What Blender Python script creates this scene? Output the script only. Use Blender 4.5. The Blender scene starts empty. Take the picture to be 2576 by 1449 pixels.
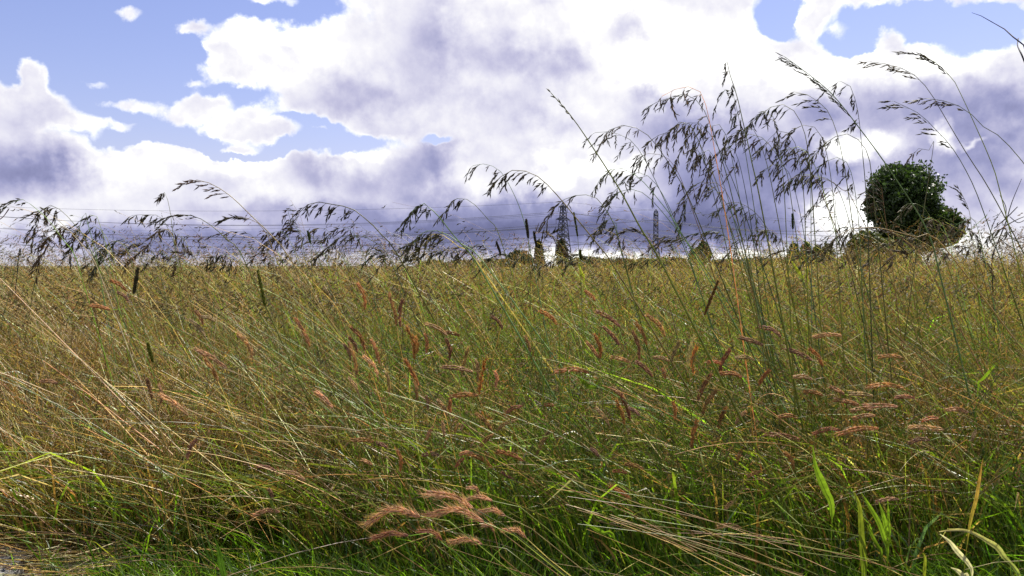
import bpy, math, random
import numpy as np
from mathutils import Vector

# ---------------------------------------------------------------- camera, world, sun, exposure
SC = bpy.context.scene
COL = SC.collection
H = 0.80                      # eye height (crouching photographer)
FD = 2143.0                   # focal length in pixels of a 2576-wide picture
HY = 669.0                    # horizon row in that picture
cam_d = bpy.data.cameras.new("camera")
cam = bpy.data.objects.new("camera", cam_d)
COL.objects.link(cam)
cam_d.sensor_width = 36.0
cam_d.lens = 36.0 * FD / 2576.0
cam_d.clip_start = 0.02
cam_d.clip_end = 20000.0
PITCH = math.atan((724.5 - HY) / FD)
cam.location = (0, 0, H)
cam.rotation_euler = (math.radians(90) - PITCH, 0, 0)
SC.camera = cam
SC.view_settings.view_transform = 'Standard'
SC.view_settings.look = 'None'
SC.view_settings.exposure = 0.75
SC.view_settings.gamma = 1.0
SC.cycles.max_bounces = 6
SC.cycles.diffuse_bounces = 3
SC.cycles.transmission_bounces = 4
SC.cycles.transparent_max_bounces = 4
SC.cycles.caustics_reflective = False
SC.cycles.caustics_refractive = False

SUN_EL, SUN_AZ = math.radians(58), math.radians(42)     # azimuth clockwise from the view axis (+Y)
sun_d = bpy.data.lights.new("sun", 'SUN')
sun_d.energy = 5.0
sun_d.angle = math.radians(0.6)
sun_d.color = (1.0, 0.95, 0.86)
sun = bpy.data.objects.new("sun", sun_d)
COL.objects.link(sun)
sdir = Vector((math.cos(SUN_EL) * math.sin(SUN_AZ), math.cos(SUN_EL) * math.cos(SUN_AZ), math.sin(SUN_EL)))
sun.rotation_euler = (-sdir).to_track_quat('-Z', 'Y').to_euler()


def ray(x, y):
    """world direction with y-component 1 for a place seen at column x, row y of the photograph"""
    cx, cy = (x - 1288.0) / FD, (724.5 - y) / FD
    c, s = math.cos(PITCH), math.sin(PITCH)
    v = Vector((cx, c + cy * s, -s + cy * c))
    return v / v.y


def azel(x, y):
    v = ray(x, y).normalized()
    return math.atan2(v.x, v.y), math.asin(v.z)


world = bpy.data.worlds.new("World")
SC.world = world
world.use_nodes = True
NT = world.node_tree
NT.nodes.clear()


class G:
    """small node-graph helper"""
    def __init__(s, nt): s.nt = nt

    def _set(s, sock, v):
        if v is None: return
        if isinstance(v, (int, float)): sock.default_value = v
        elif isinstance(v, (tuple, list)):
            sock.default_value = v if len(v) == len(sock.default_value) else tuple(v) + (1.0,)
        else: s.nt.links.new(v, sock)

    def m(s, op, a, b=None, c=None, clamp=False):
        n = s.nt.nodes.new('ShaderNodeMath'); n.operation = op; n.use_clamp = clamp
        for i, v in enumerate((a, b, c)): s._set(n.inputs[i], v)
        return n.outputs[0]

    def vm(s, op, a, b=None, c=None):
        n = s.nt.nodes.new('ShaderNodeVectorMath'); n.operation = op
        for i, v in enumerate((a, b, c)): s._set(n.inputs[i], v)
        return n.outputs['Value'] if op in ('LENGTH', 'DOT_PRODUCT') else n.outputs['Vector']

    def comb(s, x, y, z):
        n = s.nt.nodes.new('ShaderNodeCombineXYZ')
        for i, v in enumerate((x, y, z)): s._set(n.inputs[i], v)
        return n.outputs[0]

    def sep(s, v):
        n = s.nt.nodes.new('ShaderNodeSeparateXYZ'); s._set(n.inputs[0], v)
        return n.outputs

    def noise(s, v, scale, detail=6, rough=0.55, lac=2.0, dist=0.0, color=False):
        n = s.nt.nodes.new('ShaderNodeTexNoise')
        s._set(n.inputs['Vector'], v)
        n.inputs['Scale'].default_value = scale; n.inputs['Detail'].default_value = detail
        n.inputs['Roughness'].default_value = rough; n.inputs['Lacunarity'].default_value = lac
        n.inputs['Distortion'].default_value = dist
        return n.outputs['Color' if color else 'Fac']

    def sstep(s, v, lo, hi, t0=0.0, t1=1.0, kind='SMOOTHSTEP'):
        n = s.nt.nodes.new('ShaderNodeMapRange'); n.interpolation_type = kind
        s._set(n.inputs['Value'], v)
        n.inputs['From Min'].default_value = lo; n.inputs['From Max'].default_value = hi
        n.inputs['To Min'].default_value = t0; n.inputs['To Max'].default_value = t1
        return n.outputs[0]

    def ramp(s, v, stops):
        n = s.nt.nodes.new('ShaderNodeValToRGB'); s._set(n.inputs[0], v)
        e = n.color_ramp.elements
        while len(e) < len(stops): e.new(0.5)
        for k, (p, c) in zip(e, stops): k.position = p; k.color = tuple(c) + (1.0,)
        return n.outputs[0]

    def mix(s, f, a, b):
        n = s.nt.nodes.new('ShaderNodeMix'); n.data_type = 'RGBA'
        s._set(n.inputs[0], f); s._set(n.inputs[6], a); s._set(n.inputs[7], b)
        return n.outputs[2]


def L(r, g, b):
    """8-bit sRGB -> linear"""
    f = lambda c: ((c / 255 + 0.055) / 1.055) ** 2.4 if c > 10 else c / 255 / 12.92
    return (f(r), f(g), f(b))


g = G(NT)
tc = NT.nodes.new('ShaderNodeTexCoord')
D3 = tc.outputs['Generated']
dx, dy, dz = g.sep(D3)
AZ = g.m('ARCTAN2', dx, dy)
EL = g.m('ARCSINE', dz)
UV = g.comb(AZ, EL, 0.0)
# cloud edges: the layout coordinates are pushed about by noise on the direction
w1 = g.vm('SUBTRACT', g.noise(D3, 7.0, 3, 0.55, color=True), (0.5, 0.5, 0.5))
w2 = g.vm('SUBTRACT', g.noise(D3, 30.0, 4, 0.6, color=True), (0.5, 0.5, 0.5))
UVW = g.vm('ADD', UV, g.vm('MULTIPLY', w1, (0.07, 0.05, 0.0)))
UVW = g.vm('ADD', UVW, g.vm('MULTIPLY', w2, (0.034, 0.030, 0.0)))


def blob(uv, x, y, rx, ry, amp, soft=0.0):
    a, e = azel(x, y)
    sx, sy = FD / rx, FD / ry
    v = g.vm('MULTIPLY_ADD', uv, (sx, sy, 0.0), (-a * sx, -e * sy, 0.0))
    return g.sstep(g.vm('LENGTH', v), 1.0, soft, 0.0, amp)


def total(uv, rows, start):
    acc = start
    for r in rows: acc = g.m('ADD', acc, blob(uv, *r))
    return acc


HOLES = [  # where clear blue shows (x, y, rx, ry, amount)
    (120, 20, 480, 190, -2.2), (330, 190, 230, 170, -2.0), (640, 10, 330, 74, -2.0), (240, 320, 150, 52, -1.6),
    (440, 320, 220, 52, -1.8), (600, 335, 220, 62, -1.8), (545, 215, 70, 80, -1.1), (620, 250, 120, 40, -1.0), (760, 300, 120, 30, -1.0), (660, 372, 220, 24, -1.6), (860, 338, 190, 58, -1.9), (1090, 352, 50, 24, -1.4),
    (1965, 45, 95, 82, -2.4), (2290, 58, 330, 56, -2.4), (2150, 112, 110, 34, -1.6), (2500, 80, 140, 70, -1.6), (400, 160, 130, 120, -1.6),
    (470, 250, 170, 100, -1.8), (300, 260, 230, 130, -1.6), (710, 318, 170, 66, -1.5), (560, 345, 260, 42, -1.4), (0, 150, 80, 90, -1.4)]
PUFFS = [  # small clouds standing in the blue
    (84, 194, 62, 46, 1.5), (110, 262, 100, 66, 1.6), (190, 310, 80, 50, 1.3), (320, 22, 58, 28, 0.9), (470, 60, 54, 24, 0.8), (240, 196, 56, 18, 0.62),
    (312, 257, 84, 27, 1.05), (455, 272, 128, 50, 1.25), (520, 250, 80, 26, 0.8), (640, 308, 165, 56, 1.25), (720, 322, 100, 32, 0.9), (300, 308, 74, 20, 0.85),
    (560, 325, 100, 24, 0.85), (955, 318, 110, 30, 1.35), (600, 362, 80, 14, 0.8), (545, 120, 60, 26, 0.7), (480, 212, 46, 18, 0.7), (550, 180, 80, 50, 1.1), (2240, 98, 60, 42, 1.2), (670, 4, 110, 26, 0.9),
    (600, 355, 90, 18, 0.7), (2060, 50, 34, 70, 0.9), (2110, 80, 50, 40, 0.7), (20, 290, 80, 80, 1.5), (820, 318, 30, 10, .5)]
D = g.m('MAXIMUM', total(UVW, HOLES, 0.75), -0.42)
D = total(UVW, PUFFS, D)
fine = g.m('SUBTRACT', g.noise(D3, 18.0, 6, 0.60), 0.5)
D = g.m('MULTIPLY_ADD', fine, 1.0, D)
# away from the photographed part of the sky: broken cloud from noise alone
away = g.sstep(g.vm('LENGTH', g.vm('MULTIPLY', UV, (1.0, 0.9, 0))), 0.75, 1.2)
Daway = g.m('MULTIPLY', g.m('SUBTRACT', g.noise(D3, 2.2, 4, 0.6), 0.47), 6.0)
D = g.m('ADD', g.m('MULTIPLY', D, g.m('SUBTRACT', 1.0, away)), g.m('MULTIPLY', Daway, away))
COVER = g.sstep(g.m('MULTIPLY_ADD', g.m('SUBTRACT', g.noise(D3, 60.0, 4, 0.7), 0.5), 0.55, D), -0.10, 0.60)

TONE = [  # lighter (+) and darker (-) masses of the cloud deck
    (40, 430, 220, 105, -0.62), (150, 440, 120, 50, -0.2), (120, 215, 100, 70, 0.05), (90, 300, 120, 70, -0.12), (200, 330, 150, 50, 0.12), (330, 420, 170, 60, 0.28),
    (1090, 110, 120, 170, -0.34), (900, 235, 320, 75, -0.30), (720, 60, 220, 90, 0.18), (720, 130, 240, 90, 0.2), (700, 110, 60, 40, -0.18), (700, 210, 90, 40, 0.2),
    (1075, 425, 110, 125, -0.50), (810, 430, 95, 80, -0.42), (950, 470, 150, 60, -0.35), (940, 385, 100, 26, 0.32),
    (560, 450, 320, 60, -0.10), (560, 400, 220, 36, 0.22), (1280, 500, 260, 50, -0.42), (700, 520, 420, 40, -0.25),
    (1330, 572, 950, 100, -0.98), (1100, 630, 500, 36, -0.2), (1650, 600, 260, 70, -0.35), (480, 600, 480, 66, -0.46), (60, 600, 130, 60, -0.15), (450, 640, 1000, 62, -0.42), (2400, 560, 200, 80, -0.12),
    (1250, 150, 150, 80, -0.30), (1180, 260, 120, 60, -0.12), (1400, 180, 170, 80, -0.34), (1340, 290, 130, 80, -0.25), (1590, 105, 150, 50, -0.5), (1330, 25, 80, 20, -0.1),
    (1600, 70, 560, 190, 0.20), (1420, 300, 260, 150, 0.08), (1700, 160, 330, 120, 0.35),
    (1620, 255, 56, 40, -0.38), (1690, 330, 220, 80, -0.48), (1850, 440, 360, 160, -0.62), (1870, 560, 300, 110, -0.42),
    (1560, 405, 130, 44, 0.42), (1450, 425, 110, 36, 0.35), (1420, 445, 50, 24, 0.3), (1390, 385, 60, 40, .3), (1980, 250, 170, 60, 0.1),
    (2260, 270, 330, 100, -0.42), (2050, 270, 100, 60, -0.3), (2060, 420, 230, 110, -0.30), (2330, 430, 260, 160, -0.42), (2500, 330, 180, 190, -0.40), (2540, 500, 130, 110, -0.12),
    (2165, 372, 125, 52, 1.05), (2380, 345, 44, 54, 0.75), (2455, 360, 40, 16, 0.5), (2110, 520, 80, 60, 0.62), (2190, 545, 100, 44, 0.7), (2060, 555, 60, 40, 0.3),
    (2060, 180, 260, 70, 0.40), (2400, 135, 200, 70, 0.40), (1800, 655, 600, 26, 0.60), (2350, 630, 260, 46, 0.40), (1500, 660, 260, 18, 0.35),
    (900, 655, 260, 20, 0.28), (180, 575, 90, 30, 0.28), (130, 640, 170, 34, 0.16)]
UVS = g.vm('ADD', UV, g.vm('MULTIPLY', w1, (0.10, 0.07, 0.0)))
UVS = g.vm('ADD', UVS, g.vm('MULTIPLY', w2, (0.058, 0.046, 0.0)))
T = total(UVS, TONE, 0.81)
# billows: the noise field lit from above-right
n_a = g.noise(D3, 15.0, 7, 0.58)
n_b = g.noise(g.vm('ADD', D3, (0.005, 0.0, 0.012)), 15.0, 7, 0.58)
relief = g.m('SUBTRACT', n_a, n_b)
T = g.m('MULTIPLY_ADD', relief, 0.85, T)
T = g.m('MULTIPLY_ADD', g.m('SUBTRACT', g.noise(D3, 6.0, 4, 0.55), 0.5), 0.34, T)
T = g.m('MULTIPLY_ADD', fine, 0.08, T)
thin = g.sstep(D, 1.0, 0.0, 0.0, 0.30)              # thin edges glow against the sun
T = g.m('ADD', T, thin)
CLOUD = g.ramp(g.sstep(T, -0.25, 1.25, kind='LINEAR'), [
    (0.0, L(100, 103, 140)), (0.20, L(126, 129, 170)), (0.38, L(160, 162, 202)), (0.53, L(196, 195, 224)),
    (0.66, L(226, 225, 242)), (0.80, L(252, 251, 255)), (1.0, (1.55, 1.55, 1.5))])

sky = NT.nodes.new('ShaderNodeTexSky')
sky.sky_type = 'NISHITA'
sky.sun_disc = False
sky.sun_elevation = SUN_EL
sky.sun_rotation = SUN_AZ
sky.altitude = 20
sky.air_density = 1.3
sky.dust_density = 0.4
sky.ozone_density = 2.5
BLUE = g.vm('MULTIPLY', sky.outputs[0], (0.130, 0.109, 0.141))
SKYC = g.mix(COVER, BLUE, CLOUD)
# below the horizon
SKYC = g.mix(g.sstep(EL, -0.012, -0.002), L(92, 86, 62), SKYC)
world.cycles.sampling_method = 'MANUAL'
world.cycles.sample_map_resolution = 256
bg = NT.nodes.new('ShaderNodeBackground')
NT.links.new(SKYC, bg.inputs['Color'])
bg.inputs['Strength'].default_value = 0.60
wo = NT.nodes.new('ShaderNodeOutputWorld')
NT.links.new(bg.outputs[0], wo.inputs['Surface'])

# ---------------------------------------------------------------- mesh helpers
RNG = np.random.default_rng(7)
random.seed(7)


class Acc:
    """collects quads with a colour per vertex"""
    def __init__(s): s.v, s.f, s.c, s.n = [], [], [], 0

    def add(s, V, F, C):
        V = np.asarray(V, dtype=np.float32).reshape(-1, 3)
        s.v.append(V); s.f.append(np.asarray(F, dtype=np.int32).reshape(-1, 4) + s.n)
        s.c.append(np.broadcast_to(np.asarray(C, dtype=np.float32), (len(V), 3)) if np.ndim(C) == 1 else np.asarray(C, dtype=np.float32).reshape(-1, 3))
        s.n += len(V)

    def sweep(s, P, R, C, sides=3, flat_dir=None):
        """N polylines of K points; sides=2 gives a flat ribbon, 3+ a closed tube"""
        P = np.asarray(P, dtype=np.float64)
        N, K, _ = P.shape
        R = np.broadcast_to(np.asarray(R, dtype=np.float64), (N, K))
        C = np.asarray(C, dtype=np.float64)
        if C.ndim == 1: C = np.broadcast_to(C, (N, K, 3))
        elif C.ndim == 2: C = np.broadcast_to(C[:, None, :], (N, K, 3))
        T = np.empty_like(P)
        T[:, 1:-1] = P[:, 2:] - P[:, :-2] if K > 2 else T[:, 1:-1]
        T[:, 0] = P[:, 1] - P[:, 0]; T[:, -1] = P[:, -1] - P[:, -2]
        T /= np.linalg.norm(T, axis=2, keepdims=True) + 1e-9
        if flat_dir is None:
            a = RNG.normal(size=(N, 3))
        else:
            a = np.asarray(flat_dir, dtype=np.float64)
        a = np.broadcast_to(a[:, None, :], (N, K, 3)) if a.ndim == 2 else a
        A = a - (a * T).sum(2, keepdims=True) * T
        A /= np.linalg.norm(A, axis=2, keepdims=True) + 1e-9
        B = np.cross(T, A)
        if sides == 2:
            V = np.stack([P - A * R[..., None], P + A * R[..., None]], axis=2)
        else:
            th = np.arange(sides) * 2 * np.pi / sides
            V = P[:, :, None, :] + R[:, :, None, None] * (np.cos(th)[None, None, :, None] * A[:, :, None, :] + np.sin(th)[None, None, :, None] * B[:, :, None, :])
        n = sides
        base = (np.arange(N) * K * n)[:, None, None]
        k = (np.arange(K - 1) * n)[None, :, None]
        j = np.arange(1 if sides == 2 else sides)[None, None, :]
        j2 = (j + 1) % n
        F = np.stack([base + k + j, base + k + j2, base + k + n + j2, base + k + n + j], axis=-1)
        Cc = np.broadcast_to(C[:, :, None, :], (N, K, n, 3))
        s.add(V.reshape(-1, 3), F.reshape(-1, 4), Cc.reshape(-1, 3))

    def seeds(s, P, Dv, Ln, W, C, sides=3):
        """spindle shapes starting at P, pointing along Dv"""
        P = np.asarray(P, dtype=np.float64); Dv = np.asarray(Dv, dtype=np.float64)
        Dv = Dv / (np.linalg.norm(Dv, axis=1, keepdims=True) + 1e-9)
        N = len(P); Ln = np.broadcast_to(Ln, (N,)); W = np.broadcast_to(W, (N,))
        pts = np.stack([P, P + Dv * (Ln * 0.4)[:, None], P + Dv * Ln[:, None]], axis=1)
        R = np.stack([W * 0.25, W * 0.5, W * 0.04], axis=1)
        s.sweep(pts, R, C, sides=sides)

    def build(s, name, mat, parent=None, smooth=True, origin=None):
        V = np.concatenate(s.v) if s.v else np.zeros((0, 3), np.float32)
        F = np.concatenate(s.f); Cv = np.concatenate(s.c)
        if origin is not None: V = V - np.asarray(origin, dtype=np.float32)
        me = bpy.data.meshes.new(name)
        me.vertices.add(len(V)); me.vertices.foreach_set('co', V.astype(np.float32).ravel())
        me.loops.add(F.size); me.loops.foreach_set('vertex_index', F.ravel())
        me.polygons.add(len(F))
        me.polygons.foreach_set('loop_start', np.arange(0, F.size, 4, dtype=np.int32))
        me.polygons.foreach_set('loop_total', np.full(len(F), 4, dtype=np.int32))
        if smooth: me.polygons.foreach_set('use_smooth', np.ones(len(F), dtype=bool))
        at = me.color_attributes.new('tint', 'FLOAT_COLOR', 'POINT')
        at.data.foreach_set('color', np.concatenate([Cv, np.ones((len(Cv), 1))], axis=1).astype(np.float32).ravel())
        me.update(calc_edges=True)
        me.materials.append(mat)
        o = bpy.data.objects.new(name, me); COL.objects.link(o)
        if parent is not None: o.parent = parent
        elif origin is not None: o.location = origin
        return o


def tag(o, label=None, cat=None, group=None, kind=None):
    if label: o['label'] = label
    if cat: o['category'] = cat
    if group: o['group'] = group
    if kind: o['kind'] = kind
    return o


def empty(name, loc, label, cat, group=None):
    o = bpy.data.objects.new(name, None); COL.objects.link(o)
    o.empty_display_size = 0.1
    o.location = loc
    return tag(o, label, cat, group)


# ---------------------------------------------------------------- materials
def plant_mat(name, trans=0.35, rough=0.38, spec=0.5, vary=0.25, gain=1.0):
    m = bpy.data.materials.new(name); m.use_nodes = True
    nt = m.node_tree; nt.nodes.clear(); q = G(nt)
    at = nt.nodes.new('ShaderNodeAttribute'); at.attribute_name = 'tint'
    geo = nt.nodes.new('ShaderNodeTexCoord')
    n = q.noise(geo.outputs['Object'], 60.0, 2, 0.6)
    k = q.sstep(n, 0.3, 0.7, gain * (1 - vary), gain * (1 + vary))
    col = q.vm('MULTIPLY', at.outputs['Color'], q.comb(k, k, k))
    p = nt.nodes.new('ShaderNodeBsdfPrincipled')
    nt.links.new(col, p.inputs['Base Color'])
    p.inputs['Roughness'].default_value = rough
    p.inputs['Specular IOR Level'].default_value = spec
    t = nt.nodes.new('ShaderNodeBsdfTranslucent')
    nt.links.new(q.vm('MULTIPLY', col, (1.25, 1.3, 0.7)), t.inputs['Color'])
    mx = nt.nodes.new('ShaderNodeMixShader'); mx.inputs[0].default_value = trans
    nt.links.new(p.outputs[0], mx.inputs[1]); nt.links.new(t.outputs[0], mx.inputs[2])
    out = nt.nodes.new('ShaderNodeOutputMaterial'); nt.links.new(mx.outputs[0], out.inputs[0])
    return m


def solid_mat(name, stops, scale, rough=0.8, metal=0.0, detail=5, stretch=(1, 1, 1), bump=0.0):
    m = bpy.data.materials.new(name); m.use_nodes = True
    nt = m.node_tree; q = G(nt); p = nt.nodes['Principled BSDF']
    geo = nt.nodes.new('ShaderNodeTexCoord')
    v = q.vm('MULTIPLY', geo.outputs['Object'], stretch)
    n = q.noise(v, scale, detail, 0.6)
    nt.links.new(q.ramp(n, stops), p.inputs['Base Color'])
    p.inputs['Roughness'].default_value = rough; p.inputs['Metallic'].default_value = metal
    if bump:
        b = nt.nodes.new('ShaderNodeBump'); b.inputs['Strength'].default_value = bump; b.inputs['Distance'].default_value = 0.02
        nt.links.new(n, b.inputs['Height']); nt.links.new(b.outputs[0], p.inputs['Normal'])
    return m


M_BLADE = plant_mat('grass_blade', 0.50, 0.36, 0.5)
M_STEM = plant_mat('grass_stem', 0.32, 0.42, 0.55)
M_SEED = plant_mat('grass_seed', 0.40, 0.55, 0.3)
M_LEAF = plant_mat('tree_leaf', 0.30, 0.45, 0.4)
M_SOIL = solid_mat('field_soil', [(0.3, (0.030, 0.024, 0.014)), (0.5, (0.060, 0.050, 0.024)), (0.7, (0.085, 0.080, 0.030))], 9.0, 0.95, bump=0.5)
M_STEEL = solid_mat('galvanised_steel', [(0.3, (0.045, 0.05, 0.075)), (0.7, (0.075, 0.08, 0.11))], 3.0, 0.7, 0.1)
M_WIRE = solid_mat('wire_aluminium', [(0.3, (0.07, 0.075, 0.10)), (0.7, (0.10, 0.105, 0.13))], 0.2, 0.6, 0.3)
M_GLASS = solid_mat('insulator_porcelain', [(0.3, (0.05, 0.035, 0.03)), (0.7, (0.09, 0.06, 0.05))], 3.0, 0.3)
M_BARK = solid_mat('tree_bark', [(0.3, (0.035, 0.028, 0.022)), (0.7, (0.09, 0.075, 0.06))], 5.0, 0.9, bump=0.6, stretch=(1, 1, 0.3))
M_PLANK = solid_mat('weathered_plank', [(0.3, (0.10, 0.095, 0.09)), (0.55, (0.22, 0.21, 0.20)), (0.75, (0.34, 0.32, 0.30))], 6.0, 0.85, bump=0.5, stretch=(1, 10, 4))

# real-world base colours (linear)
GREEN = np.array((0.135, 0.250, 0.014)); DGREEN = np.array((0.050, 0.105, 0.014)); OLIVE = np.array((0.175, 0.205, 0.022))
STRAW = np.array((0.43, 0.30, 0.095)); PALE = np.array((0.60, 0.50, 0.29)); BROWN = np.array((0.26, 0.135, 0.045)); RED = np.array((0.24, 0.085, 0.040))
BLUEG = np.array((0.13, 0.20, 0.07)); DARKS = np.array((0.055, 0.048, 0.026)); SEEDB = np.array((0.21, 0.125, 0.06))


def palette(n, weights, jit=0.44):
    cols = np.array([c for c, _ in weights]); w = np.array([k for _, k in weights], dtype=float); w /= w.sum()
    c = cols[RNG.choice(len(cols), n, p=w)]
    return np.clip(c * np.exp(RNG.normal(0, jit, (n, 1))) * np.exp(RNG.normal(0, 0.07, (n, 3))), 0.005, 0.8)

# ---------------------------------------------------------------- ground
def sheet(name, mat, x0, x1, y0, y1, nx, ny, z=0.0, amp=0.0, pw=1.0):
    a = Acc()
    X = np.linspace(x0, x1, nx); Y = y0 + (y1 - y0) * np.linspace(0, 1, ny) ** pw
    xx, yy = np.meshgrid(X, Y)
    zz = z + amp * (np.sin(xx * 1.3 + 0.7 * yy) * np.cos(yy * 1.1 - 0.4 * xx)) * np.exp(-np.abs(yy) / 25.0)
    V = np.stack([xx, yy, zz], -1).reshape(-1, 3)
    i = np.arange((ny - 1) * nx).reshape(ny - 1, nx)[:, :-1].ravel()
    a.add(V, np.stack([i, i + 1, i + nx + 1, i + nx], -1), (0.1, 0.1, 0.1))
    return a.build(name, mat)


M_PATH = solid_mat('bare_earth', [(0.3, (0.20, 0.155, 0.105)), (0.5, (0.30, 0.24, 0.17)), (0.7, (0.40, 0.33, 0.24))], 14.0, 0.95, bump=0.6)
pa = Acc()
yy = np.linspace(1.0, 2.62, 15); xe = -1.10 + 0.08 * np.sin(yy * 9) - 0.25 * np.clip((yy - 2.4) / 0.22, 0, 1)
V = np.stack([np.stack([np.full(15, -3.2), yy, np.full(15, 0.004)], -1), np.stack([xe, yy, np.full(15, 0.004)], -1)], 1)
pa.add(V, [(2 * i, 2 * i + 1, 2 * i + 3, 2 * i + 2) for i in range(14)], (0.1, 0.1, 0.1))
tag(pa.build('path', M_PATH), kind='structure')
tag(sheet('ground', M_SOIL, -6000, 6000, -3000, 9000, 3, 3, -0.02), kind='structure')


# ---------------------------------------------------------------- the meadow: uncountable grass
def wave(x, y, s, ph):
    return np.sin(x * s + ph + 1.7 * np.sin(y * s * 0.8 + ph * 2)) * np.cos(y * s * 0.9 - ph + 1.3 * np.sin(x * s * 0.6))


def roots(n, d0, d1, pw=1.0, margin=0.7):
    """random places in the wedge of ground in front of the camera between distances d0 and d1"""
    u = RNG.random(n)
    d = (d0 ** (2 * pw) + u * (d1 ** (2 * pw) - d0 ** (2 * pw))) ** (1 / (2 * pw))
    x = (RNG.random(n) * 2 - 1) * (0.62 * d + margin)
    return x, d


def tall(x, d):
    """how high the sward stands at a place: higher towards the right, uneven"""
    col = x / np.maximum(d, 1.0)
    t = 0.755 + 0.035 * wave(x, d, 1.1, 0.4) + 0.035 * wave(x, d, 2.9, 1.4) + 0.015 * wave(x, d, 9.0, 0.3)
    t = t + np.interp(d, [3.5, 6], [0, 1]) * (0.045 * wave(x, d, 0.55, 2.0) + 0.03 * wave(x, d, 1.7, 5.0)) + np.interp(d, [7, 14], [0, 1]) * 0.10 * wave(x, d, 0.20, 3.1)
    t = t * np.interp(d, [2.15, 2.8, 3.8], [0.66, 0.85, 1.0]) * (1 + np.interp(d, [2.2, 3.6], [0.16, 0.0]) * wave(x, d, 3.4, 0.2))
    return t + 0.05 * np.clip(col * 2.0, -1.0, 1.0) * np.clip(d / 5.0, 0.3, 1.0)


def front(x, d, n):
    """keep the sward behind its uneven front edge: farther back on the left"""
    f = 2.16 + 0.15 * np.clip(-x, -0.5, 1.0) + 0.05 * np.sin(x * 7) + 0.04 * np.sin(x * 17 + 1)
    return np.where(d < f, f + np.abs(RNG.normal(0, 0.25, n)), d)


def curve(x, y, h, lx, ly, K, bend=0.6, z0=0.0):
    """N leaning, bending stems: K points each"""
    t = np.linspace(0, 1, K)[None, :]
    b = (1 - bend) * t + bend * t ** 2
    drop = 1 - 0.22 * bend * t ** 3
    P = np.empty((len(x), K, 3))
    P[..., 0] = x[:, None] + lx[:, None] * h[:, None] * b
    P[..., 1] = y[:, None] + ly[:, None] * h[:, None] * b
    P[..., 2] = z0 + h[:, None] * t * drop
    return P


def tint_along(c0, c1, K, start=0.35):
    t = np.clip((np.linspace(0, 1, K) - start) / (1 - start), 0, 1)[None, :, None]
    return c0[:, None, :] * (1 - t) + c1[:, None, :] * t


def zone(x, d):
    """0 = vivid green, 1 = dry brown, by place (patches of the meadow itself)"""
    col = x / np.maximum(d, 0.5)
    z = 0.30 + 0.36 * wave(x, d, 1.9, 0.9) + 0.22 * wave(x, d, 5.1, 2.2)
    z += 0.55 * np.exp(-((col + 0.52) / 0.22) ** 2) * np.exp(-np.abs(d - 2.6) / 2.0)      # dry left corner
    z -= 0.75 * np.exp(-((col - 0.04) / 0.24) ** 2) * np.exp(-np.abs(d - 2.9) / 1.4)      # green middle
    z += 0.50 * np.exp(-((col - 0.42) / 0.20) ** 2) * np.exp(-np.abs(d - 2.3) / 0.5)
    z += np.interp(d, [3.4, 6.5], [0, 0.30])
    return np.clip(z, 0, 1)


def pick(x, d, dry, green):
    z = zone(x, d); m = RNG.random(len(x)) < z
    return np.where(m[:, None], palette(len(x), dry), palette(len(x), green))


def stems(acc, n, d0, d1, K, rad, sides, hs=(1.0, 0.12), lean=-0.24, pw=1.0, top=None):
    x, d = roots(n, d0, d1, pw)
    if d0 < 3: d = front(x, d, n)
    h = tall(x, d) * np.clip(RNG.normal(hs[0], hs[1], n), 0.3, 1.35)
    lx = RNG.normal(lean, 0.30, n) + 0.20 * wave(x, d, 2.3, 0.7) + 0.24 * wave(x, d, 6.3, 1.9); ly = RNG.normal(0, 0.28, n)
    odd = RNG.random(n) < 0.12; lx = np.where(odd, RNG.normal(0.35, 0.4, n), lx)
    P = curve(x, d, h, lx, ly, K, 0.45)
    P[:, 1:, :2] += RNG.normal(0, 0.004, (n, K - 1, 2)) * np.linspace(0.3, 1, K - 1)[None, :, None]
    c0 = pick(x, d, [(OLIVE, 4), (STRAW, 2.5), (BROWN, 2), (DARKS, 1)], [(GREEN, 4), (OLIVE, 3), (BLUEG, 2), (DGREEN, 1.5)])
    c1 = pick(x, d, [(STRAW, 4), (PALE, 1.8), (BROWN, 3), (DARKS * 1.5, 1)], [(OLIVE, 3.5), (STRAW, 2.2), (GREEN, 3), (DARKS, 0.8)])
    r = rad * np.clip(RNG.normal(1, 0.25, n), 0.5, 1.8)[:, None] * np.linspace(1.0, 0.45, K)[None, :]
    acc.sweep(P, r, tint_along(c0, c1, K), sides=sides)
    return P, d


def blades(acc, n, d0, d1, K, wid, hs=(0.6, 0.16), lean=-0.35, pw=1.0, green=None):
    x, d = roots(n, d0, d1, pw)
    if d0 < 3: d = front(x, d, n)
    h = tall(x, d) * np.clip(RNG.normal(hs[0], hs[1], n), 0.15, 1.1)
    P = curve(x, d, h, RNG.normal(lean, 0.45, n), RNG.normal(0, 0.35, n), K, 0.8)
    P[..., 2] -= (np.linspace(0, 1, K)[None, :] ** 4) * h[:, None] * RNG.uniform(0, 0.35, n)[:, None]
    c = pick(x, d, [(OLIVE, 3), (STRAW, 2.4), (BROWN, 1.4), (GREEN, 1)], green or [(GREEN, 5), (OLIVE, 2), (BLUEG, 1.5)])
    tip = c * 0.6 + STRAW * 0.4
    w = wid * np.clip(RNG.normal(1, 0.35, n), 0.4, 2)[:, None] * (np.array([0.6, 1.0, 0.95, 0.7, 0.06]) if K == 5 else np.linspace(1, 0.1, K))[None, :]
    acc.sweep(P, w, tint_along(c, tip, K, 0.6), sides=2)


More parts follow.
